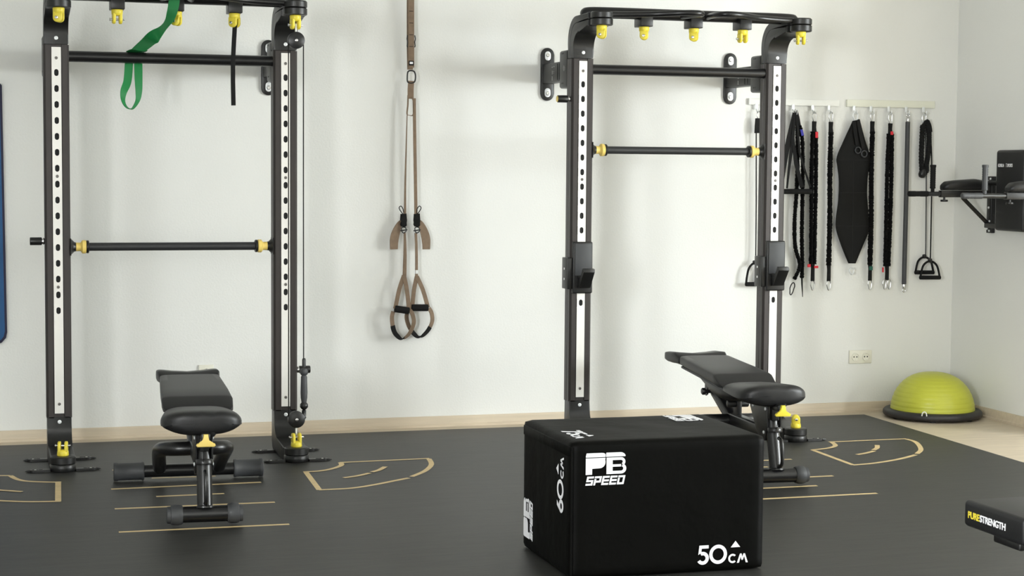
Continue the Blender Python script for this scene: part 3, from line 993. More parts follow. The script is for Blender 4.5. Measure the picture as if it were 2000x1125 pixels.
    m.build('headrest_board', BLACK, t)
    # seat pad: broad nose, rolled edges
    m = MB()
    st = []
    for (u, hw, zt, zb) in ((-.080, .030, .415, .380), (-.077, .080, .428, .365), (-.068, .120, .437, .352), (-.048, .150, .443, .345), (-.01, .163, .446, .346), (.06, .163, .447, .354),
                            (.14, .155, .448, .364), (.22, .146, .448, .374), (.28, .138, .447, .382), (.305, .122, .441, .388), (.314, .095, .434, .396)):
        st.append((u + .06, hw, zt + .006, zb + .006, 0))
    rings = []
    n = 48
    for (u, hw, zt, zb, _) in st:
        r = []
        for k in range(n):
            a = 2 * PI * k / n
            ca, sa = math.cos(a), math.sin(a)
            x = hw * math.copysign(abs(ca) ** (2 / 4.2), ca)
            f = (x / .165)
            tl = (.24 - u) * .085
            zt_, zb_ = zt + tl, zb + tl * .8
            if sa >= 0:
                z = (zt_ + zb_) / 2 + ((zt_ - zb_) / 2) * abs(sa) ** (2 / 3.4)
                z -= .012 * abs(f) ** 3
            else:
                z = (zt_ + zb_) / 2 - ((zt_ - zb_) / 2) * abs(sa) ** (2 / 2.4) * (1 - .40 * abs(f) ** 1.6)
            # shallow crease either side of the nose
            if u < .08:
                z -= .005 * math.exp(-((abs(x - .008) - .034) / .017) ** 2) * (1 if sa > 0 else -.5)
            r.append(Vector((x - .009, u, z)))
        rings.append(r)
    m.rings(rings)
    m.build('seat_pad', VINYL, t, smooth=60)
    MB().lathe((.022, .012, .386), (0, .10, -1), [(0, .028), (.012, .026), (.022, .019), (.027, .009)], 20).build('seat_lip', VINYL, t)
    MB().box(-.10, .10, .08, .34, .382, .394, .005).build('seat_board', BLACK, t)
    # yellow release lever
    m = MB()
    m.prism([(-.010, 0.384), (.010, 0.384), (.009, 0.362), (.013, 0.355), (.022, 0.350), (.036, 0.346), (.039, 0.339), (.034, 0.333), (-.034, 0.333), (-.039, 0.339), (-.036, 0.346), (-.022, 0.350), (-.013, 0.355), (-.009, 0.362)], 'y', -.074, -.060, .003)
    m.build('release_lever', YEL if loc[0] > 3 else YELP, t)
    m = MB().box(-.018, .018, -.058, .06, .352, .384, .004)
    m.box(-.018, .018, .02, .06, .300, .378, .004)
    m.tube([(-.006, -.020, .318), (-.006, .000, .25)], .0015, 6)
    m.build('lever_housing', BLACK, t)
    if text:
        MB().box(-.10, .035, 1.10, 1.262, .414, .4385, .006).build('mount_bracket', BLACK, t)
        # printed name on the end face of the headrest pad (end faces +u; seen from beyond it)
        mt = frame((.128, 1.2876, .4675), (-1, 0, 0), (0, 0, 1))
        a = text_part('printed_text', 'PURE', .0275, YELPR, t, mt, bold=.0006, space=.95, extrude=.0008)
        w_ = max(v.co.x for v in a.data.vertices) - min(v.co.x for v in a.data.vertices)
        a2 = text_part('printed_text', 'STRENGTH', .0275, WHITEP, t, frame((.128 - w_ - .003, 1.2876, .4675), (-1, 0, 0), (0, 0, 1)), bold=.0006, space=.95, extrude=.0008)
    return t


make_bench((.900, -2.490, MT), R_(-3.3), 'black adjustable bench with a pale yellow lever, inside the left rack')
make_bench((3.568, -2.235, MT), R_(-3.9), 'black adjustable bench with a bright yellow lever, partly behind the plyo box')
make_bench((2.75 + 1.282, -5.365, MT), R_(90), 'black padded bench end with PURESTRENGTH lettering at the lower right corner', text=True)

# ------------------------------------------------------------------ plyo box
BX, BY, BYAW = 2.0249, -3.80, -.0095
t = thing('plyo_box', (BX, BY, MT), 'large black padded plyometric box with white height numbers in front of the right rack', 'plyo box')
t.rotation_euler = (0, 0, BYAW)
ORG[t] = Vector((0, 0, 0))
W_, D_x, H_ = .75, .60, .50 - MT
m = MB()
b = bmesh.new()
bmesh.ops.create_cube(b, size=1)
bmesh.ops.subdivide_edges(b, edges=b.edges[:], cuts=23, use_grid_fill=True)
for v in b.verts:
    x, y, z = v.co.x + .5, v.co.y + .5, v.co.z + .5
    # slight pillow and sag of the cover
    px = math.sin(PI * min(max(y, 0), 1)) * math.sin(PI * min(max(z, 0), 1))
    py = math.sin(PI * x) * math.sin(PI * z)
    pz = math.sin(PI * x) * math.sin(PI * y)
    X, Y, Z = x * W_, y * D_x, z * H_
    # round the edges
    r = .020
    cx, cy, cz = min(max(X, r), W_ - r), min(max(Y, r), D_x - r), min(max(Z, r), H_ - r)
    d = Vector((X - cx, Y - cy, Z - cz))
    if d.length > 1e-9:
        q = Vector((cx, cy, cz)) + d.normalized() * r
    else:
        q = Vector((X, Y, Z))
    q.x += (x > .999) * .003 * px - (x < .001) * .002 * px
    q.y += -(y < .001) * .001 * py
    q.z += (z > .999) * -.004 * pz + (z > .999) * .0012 * math.sin(19 * x + 7 * y) * pz
    v.co = q
m.merge(b)
m.build('padded_cover', PADB, t, smooth=60)
m = MB().box(-.0030, .006, .010, D_x - .022, H_ - .055, H_ - .018, .003, 2)
m.build('closure_flap', PADB, t)
m = MB()
m.tube([(.003, .003, .012), (.003, .003, H_ - .02)], .005, 8)
m.build('corner_piping', PADB, t)


def prismtext(name, polys, mtx, mm=WHITEP):
    q = MB()
    for p in polys:
        q.prism(p, 'z', -.0004, .0006)
    bmesh.ops.transform(q.bm, matrix=mtx, verts=q.bm.verts[:])
    return q.build(name, mm, t, smooth=0, local=True)


def arcpts(cx, cy, rx, ry, a0, a1, n=10):
    return [(cx + rx * math.cos(math.radians(a0 + (a1 - a0) * k / n)), cy + ry * math.sin(math.radians(a0 + (a1 - a0) * k / n))) for k in range(n + 1)]


def logo(mtx):
    """two-line box logo, 0.154 wide: big letters sliced by a thin gap above slanted small letters"""
    P = []
    # P: top bar then bowl and stem
    P.append([(0, .066), (.003, .077)] + [(.060, .077)] + arcpts(.060, .070, .014, .007, 90, 0, 5) + [(.0735, .062), (.0, .062)])
    P.append([(.0, .0), (.0, .059), (.074, .059)] + arcpts(.052, .044, .022, .022, 20, -90, 8) + [(.024, .021), (.024, .0)])
    P.append([(.076, .062), (.077, .077), (.128, .077)] + arcpts(.130, .061, .020, .016, 90, 10, 6) + [(.148, .062)])
    # B lower part: stem, three bars and two lobes
    P.append([(.078, 0), (.078, .059), (.101, .059), (.101, 0)])
    P.append([(.101, .0495), (.101, .059), (.133, .059), (.133, .0495)])
    P.append([(.101, .0255), (.101, .0340), (.133, .0340), (.133, .0255)])
    P.append([(.101, 0), (.101, .0105), (.133, .0105), (.133, 0)])
    P += ring_poly(.133, .0430, .0160, .0062, -62, 90, 12)
    P += ring_poly(.133, .0183, .0183, .0078, -90, 70, 12, 1.08)
    prismtext('printed_logo', P, mtx)
    # slanted SPEED as bars on an italic grid
    S_ = []
    h, w, g, th = .032, .0285, .0026, .0068

    def sk(x0, x1, y0, y1):
        k_ = .22
        return [(x0 + y0 * k_, y0), (x1 + y0 * k_, y0), (x1 + y1 * k_, y1), (x0 + y1 * k_, y1)]
    x = -.001
    for ch in 'SPEED':
        a, b_ = x, x + w - g
        mid0, mid1 = h / 2 - th / 2, h / 2 + th / 2
        if ch == 'S':
            S_ += [sk(a, b_, h - th, h), sk(a, a + th, mid1, h - th), sk(a, b_, mid0, mid1), sk(b_ - th, b_, th, mid0), sk(a, b_, 0, th)]
        elif ch == 'P':
            S_ += [sk(a, b_, h - th, h), sk(b_ - th, b_, mid1 - .003, h - th), sk(a + th, b_, mid0 - .003, mid1 - .003), sk(a, a + th, 0, h - th * 1.4)]
        elif ch == 'E':
            S_ += [sk(a, b_, h - th, h), sk(a, a + th, th, mid0), sk(a, b_, mid0, mid1), sk(a, a + th, mid1, h - th), sk(a, b_, 0, th)]
        else:
            S_ += [sk(a, b_, h - th, h), sk(a, a + th, th, h - th * 1.3), sk(b_ - th, b_, th, h - th), sk(a, b_, 0, th)]
        x += w + .001
    prismtext('printed_logo', S_, mtx @ Matrix.Translation((0, -.0385, 0)))


def ring_poly(cx, cy, ro, ri, a0=0, a1=360, n=28, sx=1.0):
    out = []
    for k in range(n):
        b0, b1 = a0 + (a1 - a0) * k / n, a0 + (a1 - a0) * (k + 1) / n
        c0, s0, c1, s1 = math.cos(R_(b0)), math.sin(R_(b0)), math.cos(R_(b1)), math.sin(R_(b1))
        out.append([(cx + ro * c0 * sx, cy + ro * s0), (cx + ro * c1 * sx, cy + ro * s1), (cx + ri * c1 * sx, cy + ri * s1), (cx + ri * c0 * sx, cy + ri * s0)])
    return out


def number(digits, mtx):
    """height number: two digits, small CM, arrow above it; digits .073 high"""
    P = []
    th = .0145
    x = 0
    for ch in digits:
        if ch == '5':
            P.append([(x + .008, .073), (x + .045, .073), (x + .045, .073 - .012), (x + .017, .073 - .012), (x + .016, .047), (x + .004, .038)])
            P += ring_poly(x + .022, .0245, .0245, .0115, -150, 118, 18)
        elif ch == '0':
            P += ring_poly(x + .034, .0365, .0365, .0235, 0, 360, 32, .98)
        elif ch == '6':
            P += ring_poly(x + .025, .0245, .0245, .0115, 0, 360, 24)
            P.append([(x + .001, .030), (x + .022, .073), (x + .039, .073), (x + .016, .034)])
        elif ch == '7':
            P.append([(x, .073), (x + .047, .073), (x + .047, .064), (x + .022, 0), (x + .006, 0), (x + .029, .060), (x, .060)])
        x += .050 if ch != '0' else .073
    # CM
    P += ring_poly(x + .020, .0175, .0175, .0105, 45, 315, 16)
    mx = x + .040
    P.append([(mx - .002, 0), (mx + .010, .035), (mx + .016, .035), (mx + .006, 0)])
    P.append([(mx + .010, .035), (mx + .016, .035), (mx + .022, .010), (mx + .016, .010)])
    P.append([(mx + .016, .010), (mx + .022, .010), (mx + .030, .035), (mx + .024, .035)])
    P.append([(mx + .024, .035), (mx + .030, .035), (mx + .042, 0), (mx + .034, 0)])
    P.append([(x + .012, .060), (x + .050, .060), (x + .031, .084)])
    return prismtext('printed_height', P, mtx)


e = .0022
logo(frame((.054, -e, .378), (1, 0, 0), (0, 0, 1)))
number('50', frame((.485, -e, .030), (1, 0, 0), (0, 0, 1)) @ Matrix.Diagonal((.97, .97, 1, 1)))
number('60', frame((-e - .0015, .075, .225), (0, 0, 1), (0, 1, 0)) @ Matrix.Diagonal((1, 1, -1, 1)))
logo(frame((-e - .0010, .488, .050), (0, 0, 1), (0, 1, 0)) @ Matrix.Diagonal((1, 1, -1, 1)))
number('75', frame((.045, .265, H_ + .0012), (0, -1, 0), (1, 0, 0)))
logo(frame((.600, .560, H_ + .0012), (0, -1, 0), (1, 0, 0)))

# ------------------------------------------------------------------ balance dome
DC = Vector((5.490, -.330, 0))
t = thing('balance_trainer', (DC.x, DC.y, 0), 'lime green half-ball balance trainer on a black disc in the room corner', 'balance trainer')
prof = [(0.008, .270), (.014, .286), (.024, .292), (.040, .290), (.050, .280), (.052, .262)]
MB().lathe(DC, (0, 0, 1), prof, 64).build('base_disc', PLAST, t)
prof = []
n = 60
for k in range(n + 1):
    a = k / n * PI / 2
    rr = .247 * (math.cos(a) ** .82)
    h = .048 + .224 * math.sin(a) ** 1.05
    groove = .0026 if (k % 5 == 0 and k > 4) else 0
    prof.append((h, max(rr - groove, .001)))
MB().lathe(DC, (0, 0, 1), prof, 72).build('rubber_dome', LIME, t, smooth=70)
p = fl(1803, 812, .05)
dv = (Vector((p.x, p.y, 0)) - DC)
dv.z = 0
dv.normalize()
sd = dv.cross(Vector((0, 0, 1)))
c0 = DC + dv * .285 + Vector((0, 0, .050))
MB().tube(spline([c0 - sd * .014 + Vector((0, 0, -.008)) + dv * .006, c0 - sd * .010 + Vector((0, 0, .010)) + dv * .004, c0 + Vector((0, 0, .016)) + dv * .002, c0 + sd * .010 + Vector((0, 0, .010)) + dv * .004, c0 + sd * .014 + Vector((0, 0, -.008)) + dv * .006], 4), .0035, 8).build('cord_loop', WPL, t)
for s_ in range(6):
    a = s_ / 6 * 2 * PI
    MB().cyl((DC.x + .24 * math.cos(a), DC.y + .24 * math.sin(a), 0), (DC.x + .24 * math.cos(a), DC.y + .24 * math.sin(a), .010), .02, 16, .002).build('rubber_foot', PLAST, t)

# ------------------------------------------------------------------ sockets
def socket(x0, z0, label, nn=2):
    t = thing('power_socket', (x0 + .0405, 0, z0 + .0405), label, 'socket')
    MB().box(x0, x0 + .081 + .071 * (nn - 1), -.010, -.0003, z0, z0 + .081, .003).build('socket_frame', SOCK, t)
    for k in range(nn):
        cx = x0 + .0405 + k * .071
        cz = z0 + .0405
        ins = MB().lathe((cx, -.0098, cz), (0, -1, 0), [(0, .0255), (.0045, .0250), (.0050, .0235), (.0046, .0205), (.0006, .0195), (.0005, .001)], 32).build('socket_insert', SOCK, t, smooth=30)
        for s_ in (-1, 1):
            MB().cyl((cx + s_ * .0095, -.0104, cz), (cx + s_ * .0095, -.0112, cz), .0042, 12).build('pin_hole', HOLE, ins)
        for s_ in (-1, 1):
            MB().box(cx - .003, cx + .003, -.0135, -.0100, cz + s_ * .0185 - .0015, cz + s_ * .0185 + .0015).build('earth_clip', STEEL, ins, smooth=0)


socket(5.100, .296, 'cream double power socket on the wall to the left of the lime dome')
socket(1.178, .303, 'single cream power socket just showing above the headrest of the left bench', 1)

# ------------------------------------------------------------------ blue mat at the left edge
t = thing('exercise_mat', (-.15, -.02, 1.2), 'blue exercise mat with dark edging hanging on the wall at the left edge', 'exercise mat')
xa, xb = .165, .178
L = -.46
poly = [(L, 1.905), (xa - .03, 1.905), (xa, 1.875), (xb, .585), (xb - .006, .555), (xb - .028, .530), (xb - .055, .520), (L + .04, .520), (L, .56)]
MB().prism(poly, 'y', -.032, -.018, .003).build('edge_binding', NAVY, t)
poly2 = [(L + .01, 1.893), (xa - .036, 1.893), (xa - .0115, 1.868), (xb - .012, .588), (xb - .018, .562), (xb - .034, .543), (xb - .056, .532), (L + .045, .532), (L + .01, .566)]
MB().prism(poly2, 'y', -.034, -.0165, .002).build('foam_sheet', BLUE, t)
MB().cyl((-.15, -.040, 1.88), (-.15, -.0005, 1.88), .008, 12).build('wall_peg', STEEL, t)

# ------------------------------------------------------------------ hook rails
def rail(x0, x1, z0, z1, hooks, label, m_):
    t = thing('hook_rail', ((x0 + x1) / 2, 0, z0), label, 'hook rail', 'white hook rails on the wall')
    MB().box(x0, x1, -.018, -.0004, z0, z1, .002).build('rail_board', m_, t)
    for hx in hooks:
        q = MB()
        q.box(hx - .009, hx + .009, -.0215, -.018, z0 - .028, z0 + .006, .001)
        q.tube(spline([(hx, -.0205, z0 - .022), (hx, -.030, z0 - .040), (hx, -.045, z0 - .044), (hx, -.056, z0 - .034), (hx, -.058, z0 - .020)], 4), .0032, 8)
        q.build('hook', ZINC, t)
    return t


HXS = [at(x, 215, -.04).x for x in (1480, 1552, 1590, 1622)]
HXT = [at(x, 218, -.04).x for x in (1671, 1704, 1739, 1773, 1807)]
rail(4.405, 4.995, 1.850, 1.888, HXS, 'white hook rail running behind the right post of the right rack', WPL)
rail(5.046, 5.640, 1.850, 1.893, HXT, 'ivory hook rail nearest the room corner', IVORY)
YW = -.045


def Wp(x, y, dy=0.0):
    return at(x, y, YW + dy)


def carabiner(m, x, y0, y1, wpx=9, r=.0035, dy=0.0, tilt=0):
    a, b = Wp(x, y0, dy), Wp(x + tilt, y1, dy)
    h = wpx / 2 / 340.0
    u = (a - b).normalized()
    s_ = Vector((0, 1, 0)).cross(u).normalized()
    c = []
    for k in range(14):
        th = 2 * PI * k / 14
        f = .5 + .5 * math.sin(th)
        wdt = h * (1.0 if math.sin(th) > 0 else .75)
        c.append((a + b) / 2 + u * (a - b).length / 2 * math.sin(th) + s_ * wdt * math.cos(th))
    m.tube(c, r, 8, closed=True)


def ruche(m, pts, wpx, seed=0, dy=0.0, flat=.75, dense=3.2):
    """gathered fabric sleeve: tube of uneven radius along a path"""
    rnd = random.Random(seed)
    P = spline([Wp(*q, dy) for q in pts], 10)
    # resample
    out = [P[0]]
    step = .0045
    acc = 0
    for a, b in zip(P, P[1:]):
        L_ = (b - a).length
        k = max(1, int(L_ / step))
        for j in range(1, k + 1):
            out.append(a.lerp(b, j / k))
    r0 = wpx / 2 / 340.0
    rr = [r0 * (.86 + .34 * rnd.random() + (.10 if i % 2 else -.04)) for i in range(len(out))]
    m.tube(out, rr, 14, flat=flat)


def band(x, top, ytop, ybot, ybc, wpx, label, tags=(), xb=None, double=False, seed=1, lowcarab=1):
    xb = x if xb is None else xb
    t = thing('elastic_trainer', (Wp(x, top).x, YW, Wp(x, ybc).z), label, 'elastic trainer', 'fabric covered resistance cords on the hook rails')
    q = MB()
    carabiner(q, x, top, ytop + 2, 9)
    q.build('carabiner', STEEL, t)
    q = MB()
    P = [Wp(x, ytop), Wp(x - .5, ytop + 12), Wp(x, ytop + 24)]
    q.ribbon(P, Vector((1, .2, 0)), [.026, .022, .030] if wpx > 11 else [.022, .018, .022], .012)
    q.build('upper_sleeve', WEB, t)
    q = MB()
    y0, y1 = ytop + 20, ybot
    if double:
        for s_ in (-1, 1):
            ruche(q, [(x + s_ * 3.2, y0), (x + (xb - x) * .3 + s_ * 4.2, y0 + (y1 - y0) * .3), (x + (xb - x) * .6 + s_ * 3.8, y0 + (y1 - y0) * .65), (xb + s_ * 3.2, y1)], wpx * .66, seed + s_)
    else:
        ruche(q, [(x, y0), (x - .8 + (xb - x) * .3, y0 + (y1 - y0) * .3), (x + .3 + (xb - x) * .6, y0 + (y1 - y0) * .65), (xb, y1)], wpx, seed)
    q.build('ruched_cord', RUCHE, t, smooth=0)
    q = MB()
    q.ribbon([Wp(xb, ybot - 6), Wp(xb + .5, ybot + 8), Wp(xb, ybc - 18)], Vector((1, .2, 0)), [.026, .020, .022] if wpx > 11 else [.022, .016, .018], .011)
    q.build('lower_sleeve', WEB, t)
    q = MB()
    if lowcarab == 2:
        carabiner(q, xb - 4.5, ybc - 20, ybc, 8)
        carabiner(q, xb + 4.5, ybc - 20, ybc, 8)
    else:
        carabiner(q, xb, ybc - 20, ybc, 9)
    q.build('carabiner', STEEL, t)
    for (tx, ty, tw, th, tm) in tags:
        p = Wp(tx, ty, -.016)
        MB().box(p.x - tw / 680, p.x + tw / 680, p.y - .003, p.y + .003, p.z - th / 680, p.z + th / 680, .001).build('fabric_tag', tm, t)
    return t


band(1590.5, 218, 237, 516, 567, 15, 'thick ruffled black cord with red tags, third item along the first hook rail', [(1595, 263.5, 6, 12, RED), (1580, 519, 7, 6, RED), (1594, 521.5, 9, 5, RED)], xb=1587, double=True, seed=3)
band(1623, 218, 238, 518, 567, 12, 'thin ruffled black cord without tags, at the right end of the first hook rail', xb=1618.5, seed=8)
band(1704, 218, 237, 517, 566, 12, 'thin ruffled black cord with a dark green tag, just right of the diamond pad', [(1701, 524, 8, 8, GRNT)], xb=1699, seed=12)
band(1739, 219, 241, 520, 565, 15, 'thick ruffled black cord with one red tag at its top, left of the straight bar', [(1742, 260, 6, 7, RED), (1724.5, 527, 3, 10, RED)], xb=1732, double=True, seed=20, lowcarab=2)

# cord with a blue tag plus a crooked tail
t = thing('elastic_trainer', (Wp(1555, 300).x, YW, Wp(1550, 570).z), 'two-strand ruffled cord with a blue tag and crooked black carabiner', 'elastic trainer', 'fabric covered resistance cords on the hook rails')
q = MB()
ruche(q, [(1557, 238), (1558, 300), (1556, 372), (1552, 430), (1553, 480), (1562, 517), (1555, 538), (1551, 545)], 9.5, 31)
q.build('ruched_cord', RUCHE, t, smooth=0)
q = MB()
ruche(q, [(1562, 245), (1567, 275), (1568, 330), (1567, 400), (1566, 460), (1567, 515), (1566, 543)], 9.5, 32)
q.build('ruched_cord', RUCHE, t, smooth=0)
q = MB()
q.ribbon([Wp(1554, 217), Wp(1557, 230), Wp(1561, 250)], Vector((1, .2, 0)), [.022, .026, .022], .012)
q.build('upper_sleeve', WEB, t)
q = MB()
carabiner(q, 1550, 552, 576, 10, .0035, 0, -6)
q.build('carabiner', BLACK, t)
q = MB()
q.tube([Wp(1566, 540), Wp(1566.5, 556), Wp(1567.5, 580)], [.006, .005, .002], 8)
q.build('loose_tail', WEB, t)
p = Wp(1566, 259, -.014)
MB().prism([(p.x - .012, p.z + .018), (p.x + .004, p.z + .018), (p.x + .014, p.z - .016), (p.x - .002, p.z - .020)], 'y', p.y - .003, p.y + .003).build('fabric_tag', BLUET, t)

# triangular sling with a bar handle (in front of the cord)
t = thing('handle_sling', (Wp(1553, 300).x, YW - .035, Wp(1553, 380).z), 'black webbing sling with a horizontal bar handle, beside the right post', 'exercise sling')
q = MB()
for pts, wd in (([(1551, 220), (1541, 270), (1533, 310), (1530, 352)], [.020, .034, .036, .010]), ([(1552, 222), (1546, 290), (1541, 330), (1537, 368)], [.018, .022, .016, .012]),
                ([(1553, 222), (1548, 270), (1555, 320), (1566, 366)], [.018, .022, .026, .028]), ([(1556, 224), (1562, 300), (1573, 336), (1583, 366)], [.018, .014, .012, .012])):
    q.ribbon([Wp(a, b, -.030) for a, b in pts], Vector((1, .15, 0)), wd, .003)
q.build('sling_webbing', WEB, t)
MB().cyl(Wp(1531, 374, -.034), Wp(1585, 374, -.034), .0155, 20, .003).build('bar_handle', WEB, t)
q = MB()
carabiner(q, 1554, 214, 227, 8, .003, -.006)
q.build('top_ring', STEEL, t)

# tube with handle behind the right post
def dhandle(t, cx, y0, y1, wpx, dy, tilt=0.0):
    q = MB()
    a, b, c = Wp(cx, y0 + 4, dy), Wp(cx - wpx / 2 + 1, y1 - 4, dy), Wp(cx + wpx / 2 - 1, y1 - 4, dy)
    l1 = Wp(cx - wpx * .33, y0 + (y1 - y0) * .32, dy)
    r1 = Wp(cx + wpx * .33, y0 + (y1 - y0) * .32, dy)
    q.tube(spline([b, l1, a, r1, c], 7), .0065, 10)
    q.build('handle_loop', WEB, t)
    MB().cyl(Wp(cx - wpx / 2, y1 - 4, dy), Wp(cx + wpx / 2, y1 - 4, dy), .0125, 18, .003).build('grip', WEB, t)
    p = Wp(cx, y0 + 3, dy)
    MB().lathe(p + Vector((0, 0, .014)), (0, 0, -1), [(0, .007), (.004, .013), (.02, .013), (.026, .008)], 16).build('cord_stop', BLACK, t)


t = thing('resistance_tube', (Wp(1480, 300).x, YW, Wp(1480, 560).z), 'black resistance tube with handle, left of the right post under the rail end', 'resistance tube', 'resistance tubes with handles')
q = MB()
carabiner(q, 1482, 217, 235, 8)
q.build('carabiner', STEEL, t)
MB().ribbon([Wp(1480, 231), Wp(1480, 245), Wp(1480, 260)], Vector((1, 0, 0)), [.026, .034, .038], .014).build('upper_sleeve', WEB, t)
for x0, x1 in ((1477, 1476), (1484, 1482)):
    MB().tube([Wp(x0, 255), Wp(x0, 400), Wp(x1, 512)], .0038, 8).build('tube_cord', WEB, t)
dhandle(t, 1474, 510, 559, 36, 0)
dhandle(t, 1487, 522, 556, 26, .022)

# diamond pad
t = thing('harness_pad', (Wp(1665, 300).x, YW, Wp(1665, 535).z), 'black padded diamond-shaped harness hanging between two cords', 'harness pad')


def zz1(L):
    return [(1440 + a / 4.762, 180 + b / 4.762) for a, b in L]


def zz2(L):
    return [(1440 + a / 4.762, 380 + b / 4.762) for a, b in L]


left = zz1([(1072, 268), (1060, 300), (1000, 430), (928, 600), (932, 690), (945, 800), (944, 940)]) + zz2([(938, 80), (918, 230), (922, 330), (970, 480), (1035, 640)])
right = zz1([(1135, 250), (1150, 300), (1190, 450), (1232, 590), (1225, 690), (1212, 800), (1206, 940)]) + zz2([(1212, 80), (1222, 230), (1222, 340), (1170, 470), (1100, 640)])
left = [(v.x, v.y) for v in spline([(a, b, 0) for a, b in left], 4)]
right = [(v.x, v.y) for v in spline([(a, b, 0) for a, b in right], 4)]
q = MB()
rings = []
for (l_, r_) in zip(left, right):
    a, b = Wp(*l_), Wp(*r_)
    n_ = 12
    ring = []
    for k in range(n_ + 1):
        f = k / n_
        ring.append(a.lerp(b, f) + Vector((0, -.010 * (math.sin(PI * f) ** .35) - .002, 0)))
    for k in range(n_, -1, -1):
        ring.append(a.lerp(b, k / n_) + Vector((0, .004, 0)))
    rings.append(ring)
q.rings(rings)
q.build('padded_panel', HARN, t, smooth=50)
q = MB()
for pa, pb in ((zz1([(935, 632)])[0], zz1([(1225, 632)])[0]), (zz1([(945, 935)])[0], zz1([(1206, 935)])[0]), (zz2([(920, 292)])[0], zz2([(1220, 292)])[0]), (zz1([(1078, 640)])[0], zz2([(1070, 600)])[0])):
    q.tube([Wp(*pa, -.0115), Wp((pa[0] + pb[0]) / 2, (pa[1] + pb[1]) / 2, -.0125), Wp(*pb, -.0115)], .0016, 6)
q.build('seam_piping', HOLE, t)
q = MB()
a = Wp(1672, 226, -.006)
carabiner(q, 1671, 219, 236, 12, .0045, -.004)
b = Wp(1664, 529)
carabiner(q, 1663.5, 523, 536, 11, .0045)
q.build('metal_ring', ZINC, t)
for pts, rc in (([(1668, 236), (1671, 262), (1674, 283)], (1676, 293.5)), ([(1676, 234), (1681, 262), (1686, 290)], (1688, 300.5))):
    MB().ribbon([Wp(x, y, -.020) for x, y in pts], Vector((1, .1, 0)), [.024, .026, .020], .003).build('ring_strap', WEB, t)
    c = Wp(*rc, -.022)
    MB().tube([c + Vector((.0185 * math.cos(k / 16 * 2 * PI), 0, .0185 * math.sin(k / 16 * 2 * PI))) for k in range(16)], .004, 8, closed=True).build('finger_ring', GREYR, t)

# straight bar
t = thing('exercise_bar', (Wp(1773, 300).x, YW, Wp(1766, 570).z), 'straight black bar with chrome ends hanging from the second rail', 'exercise bar')
MB().tube([Wp(1773, 238), Wp(1769.5, 400), Wp(1765.5, 555)], .0140, 20).build('bar_tube', GREYR, t)
for y0, y1, xx, ry in ((231, 238.5, 1773.2, 226), (554.5, 563, 1765.3, 567)):
    m = MB().cyl(Wp(xx, y0), Wp(xx, y1), .0125, 20, .002)
    c = Wp(xx, ry)
    m.tube([c + Vector((.0100 * math.cos(k / 14 * 2 * PI), 0, .0110 * math.sin(k / 14 * 2 * PI))) for k in range(14)], .0035, 8, closed=True)
    m.build('chrome_end', STEEL, t)
q = MB()
carabiner(q, 1774, 217, 226, 7, .0028)
q.build('carabiner', STEEL, t)

# twisted rope
def twisted(m, pts, r, turns):
    P = spline([Wp(*q_) for q_ in pts], 14)
    n_ = len(P)
    for s_ in range(3):
        c = []
        for i, p in enumerate(P):
            a = turns * 2 * PI * i / n_ + s_ * 2 * PI / 3
            c.append(p + Vector((math.cos(a), math.sin(a) * .8, .0)) * r * .52)
        m.tube(c, r * .56, 8)


t = thing('triceps_rope', (Wp(1805, 290).x, YW, Wp(1800, 350).z), 'twisted black rope with knob ends, looped on the last hook', 'rope')
q = MB()
twisted(q, [(1802, 246), (1800.5, 275), (1799.5, 310), (1801, 338)], .0165, 9)
q.build('rope_strand', WEB, t)
q = MB()
twisted(q, [(1811, 236), (1814.5, 262), (1814, 290), (1810, 318), (1806, 340)], .0165, 10)
q.build('rope_strand', WEB, t)
q = MB()
q.tube(spline([Wp(1801, 250), Wp(1804, 243), Wp(1811, 236), Wp(1816, 245), Wp(1818, 258)], 5), .010, 10)
q.build('rope_bend', WEB, t)
q = MB()
q.lathe(Wp(1803, 330), Wp(1799, 352) - Wp(1803, 330), [(0, .012), (.01, .020), (.035, .024), (.05, .018), (.056, .006)], 20)
q.build('rubber_knob', BLACK, t)
q = MB()
q.lathe(Wp(1809, 322, .008), (0, 0, -1), [(0, .012), (.01, .018), (.035, .020), (.05, .014)], 20)
q.build('rubber_knob', BLACK, t)
q = MB()
carabiner(q, 1805, 220, 245, 10, .0038)
q.build('carabiner', STEEL, t)

t = thing('resistance_tube', (Wp(1812, 400).x, YW, Wp(1812, 540).z), 'long resistance tube with two stirrup handles hanging below the dip station arm', 'resistance tube', 'resistance tubes with handles')
MB().tube(spline([Wp(1807, 240, .018), Wp(1809, 330, .018), Wp(1808.5, 440, .012), Wp(1808, 503, .008)], 6), .0038, 8).build('tube_cord', GREYR, t)
MB().tube(spline([Wp(1817, 245, .018), Wp(1820, 330, .018), Wp(1818.5, 440, .0), Wp(1817, 508, -.012)], 6), .0042, 8).build('tube_cord', WEB, t)
dhandle(t, 1805.5, 498, 536, 37, .010)
dhandle(t, 1816.5, 506, 546, 40, -.018)

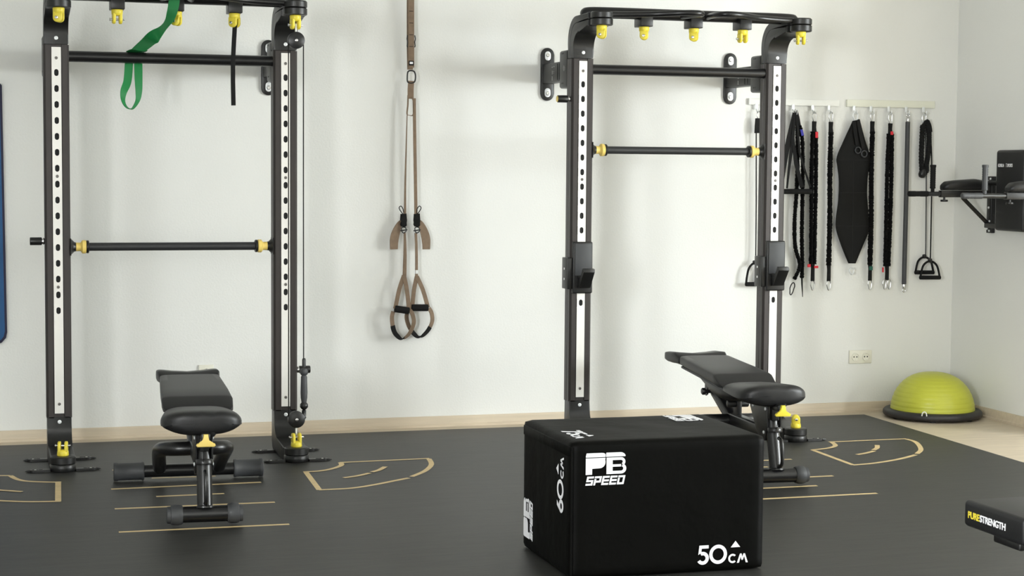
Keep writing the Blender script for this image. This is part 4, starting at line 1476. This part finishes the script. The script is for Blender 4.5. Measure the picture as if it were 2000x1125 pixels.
# ------------------------------------------------------------------ dip station on the right wall
t = thing('dip_station', (XR, -.79, 1.27), 'black wall-mounted dip station with padded arms on the right wall', 'dip station')
YA, YN = -.440, -1.130
ZA = 1.335
for Y in (YA, YN):
    m = MB().box(XR - .030, XR - .0005, Y - .025, Y + .025, 1.105, 1.440, .003)
    up = m.build('wall_upright', BLACK, t)
    for (yy, zz) in ((-.012, 1.425), (.012, 1.410), (.0, 1.255), (-.012, 1.175), (.012, 1.130), (-.010, 1.118)):
        MB().lathe((XR - .030, Y + yy, zz), (-1, 0, 0), [(0, .007), (.004, .007), (.006, .004)], 10).build('bolt', ZINC, up)
    arm = MB().box(5.440, XR - .030, Y - .018, Y + .018, ZA - .020, ZA + .020, .004).build('arm_tube', BLACK, t)
    g = MB()
    pr = [(0, .014), (.004, .0165)]
    for k in range(9):
        pr += [(.012 + k * .011, .0165), (.016 + k * .011, .0150 if k in (3, 4, 5) else .0165)]
    pr += [(.118, .0165), (.125, .016)]
    x0 = 5.235 if Y == YA else 5.170
    g.lathe((x0, Y, ZA), (1, 0, 0), pr, 20)
    g.build('forward_grip', WEB if Y == YA else GREYR, t)
    MB().cyl((x0 + .125, Y, ZA), (5.440, Y, ZA), .014, 18).build('grip_tube', BMETAL, t)
    vx = 5.392 if Y == YA else 5.312
    g = MB()
    pr = [(0, .011), (.020, .011), (.022, .0165)]
    for k in range(9):
        pr += [(.030 + k * .013, .0165), (.035 + k * .013, .0150)]
    pr += [(.150, .018), (.158, .018), (.160, .015)]
    g.lathe((vx, Y, ZA + .010), (0, 0, 1), pr, 20)
    g.build('upright_grip', WEB if Y == YA else GREYR, t)
    # forearm pad
    m = MB()
    rings = []
    xs = [(5.452, .020, .010), (5.458, .032, .018), (5.480, .045, .026), (5.54, .050, .030), (5.66, .050, .034), (5.72, .046, .030), (5.740, .034, .020)]
    for (xx, hw, hz) in xs:
        r = []
        for k in range(24):
            a = 2 * PI * k / 24
            ca, sa = math.cos(a), math.sin(a)
            r.append(Vector((xx, Y + hw * math.copysign(abs(ca) ** .7, ca), ZA + .0215 + hz + hz * math.copysign(abs(sa) ** .8, sa))))
        rings.append(r)
    m.rings(rings)
    m.build('forearm_pad', VINYL, t, smooth=60)
    m = MB()
    m.cyl((5.47, Y, ZA - .020), (5.47, Y, ZA - .034), .006, 12)
    m.cyl((5.47, Y, ZA - .034), (5.47, Y, ZA - .046), .022, 20, .003)
    m.build('clamp_knob', BLACK, t)
    d0, d1 = Vector((5.590, Y, ZA - .020)), Vector((XR - .030, Y, 1.155))
    MB().tube([d0, d1], .0125, 4).build('diagonal_brace', BLACK, t, smooth=20)
for zz in (1.400, 1.150):
    MB().box(XR - .060, XR - .031, YN, YA, zz - .014, zz + .014, .003).build('cross_rail', BLACK, t)
m = MB()
for yy in (-.70, -.87):
    m.box(5.742, XR - .060, yy - .012, yy + .012, 1.14, 1.41, .003)
m.build('pad_bracket', BLACK, t)
m = MB().box(5.672, 5.742, -.945, -.655, 1.128, 1.592, .018, 4)
pad = m.build('back_pad', VINYL, t)
mt = frame((5.6712, -.684, 1.495), (0, -1, 0), (0, 0, 1))
text_part('printed_text', 'GORILLA', .026, GREYP if False else WHITEP, pad, mt, bold=.0004, space=.92, extrude=.0006, sx=.62)
text_part('printed_text', 'SPORTS', .026, WHITEP, pad, frame((5.6712, -.780, 1.495), (0, -1, 0), (0, 0, 1)), bold=.0004, space=.92, extrude=.0006, sx=.62)
q = MB()
for s_ in (0, 1, 2):
    q.box(5.6706, 5.6718, -.769 - .003, -.769 + .003, 1.495 + s_ * .008, 1.499 + s_ * .008)
q.build('printed_emblem', WHITEP, pad, smooth=0)
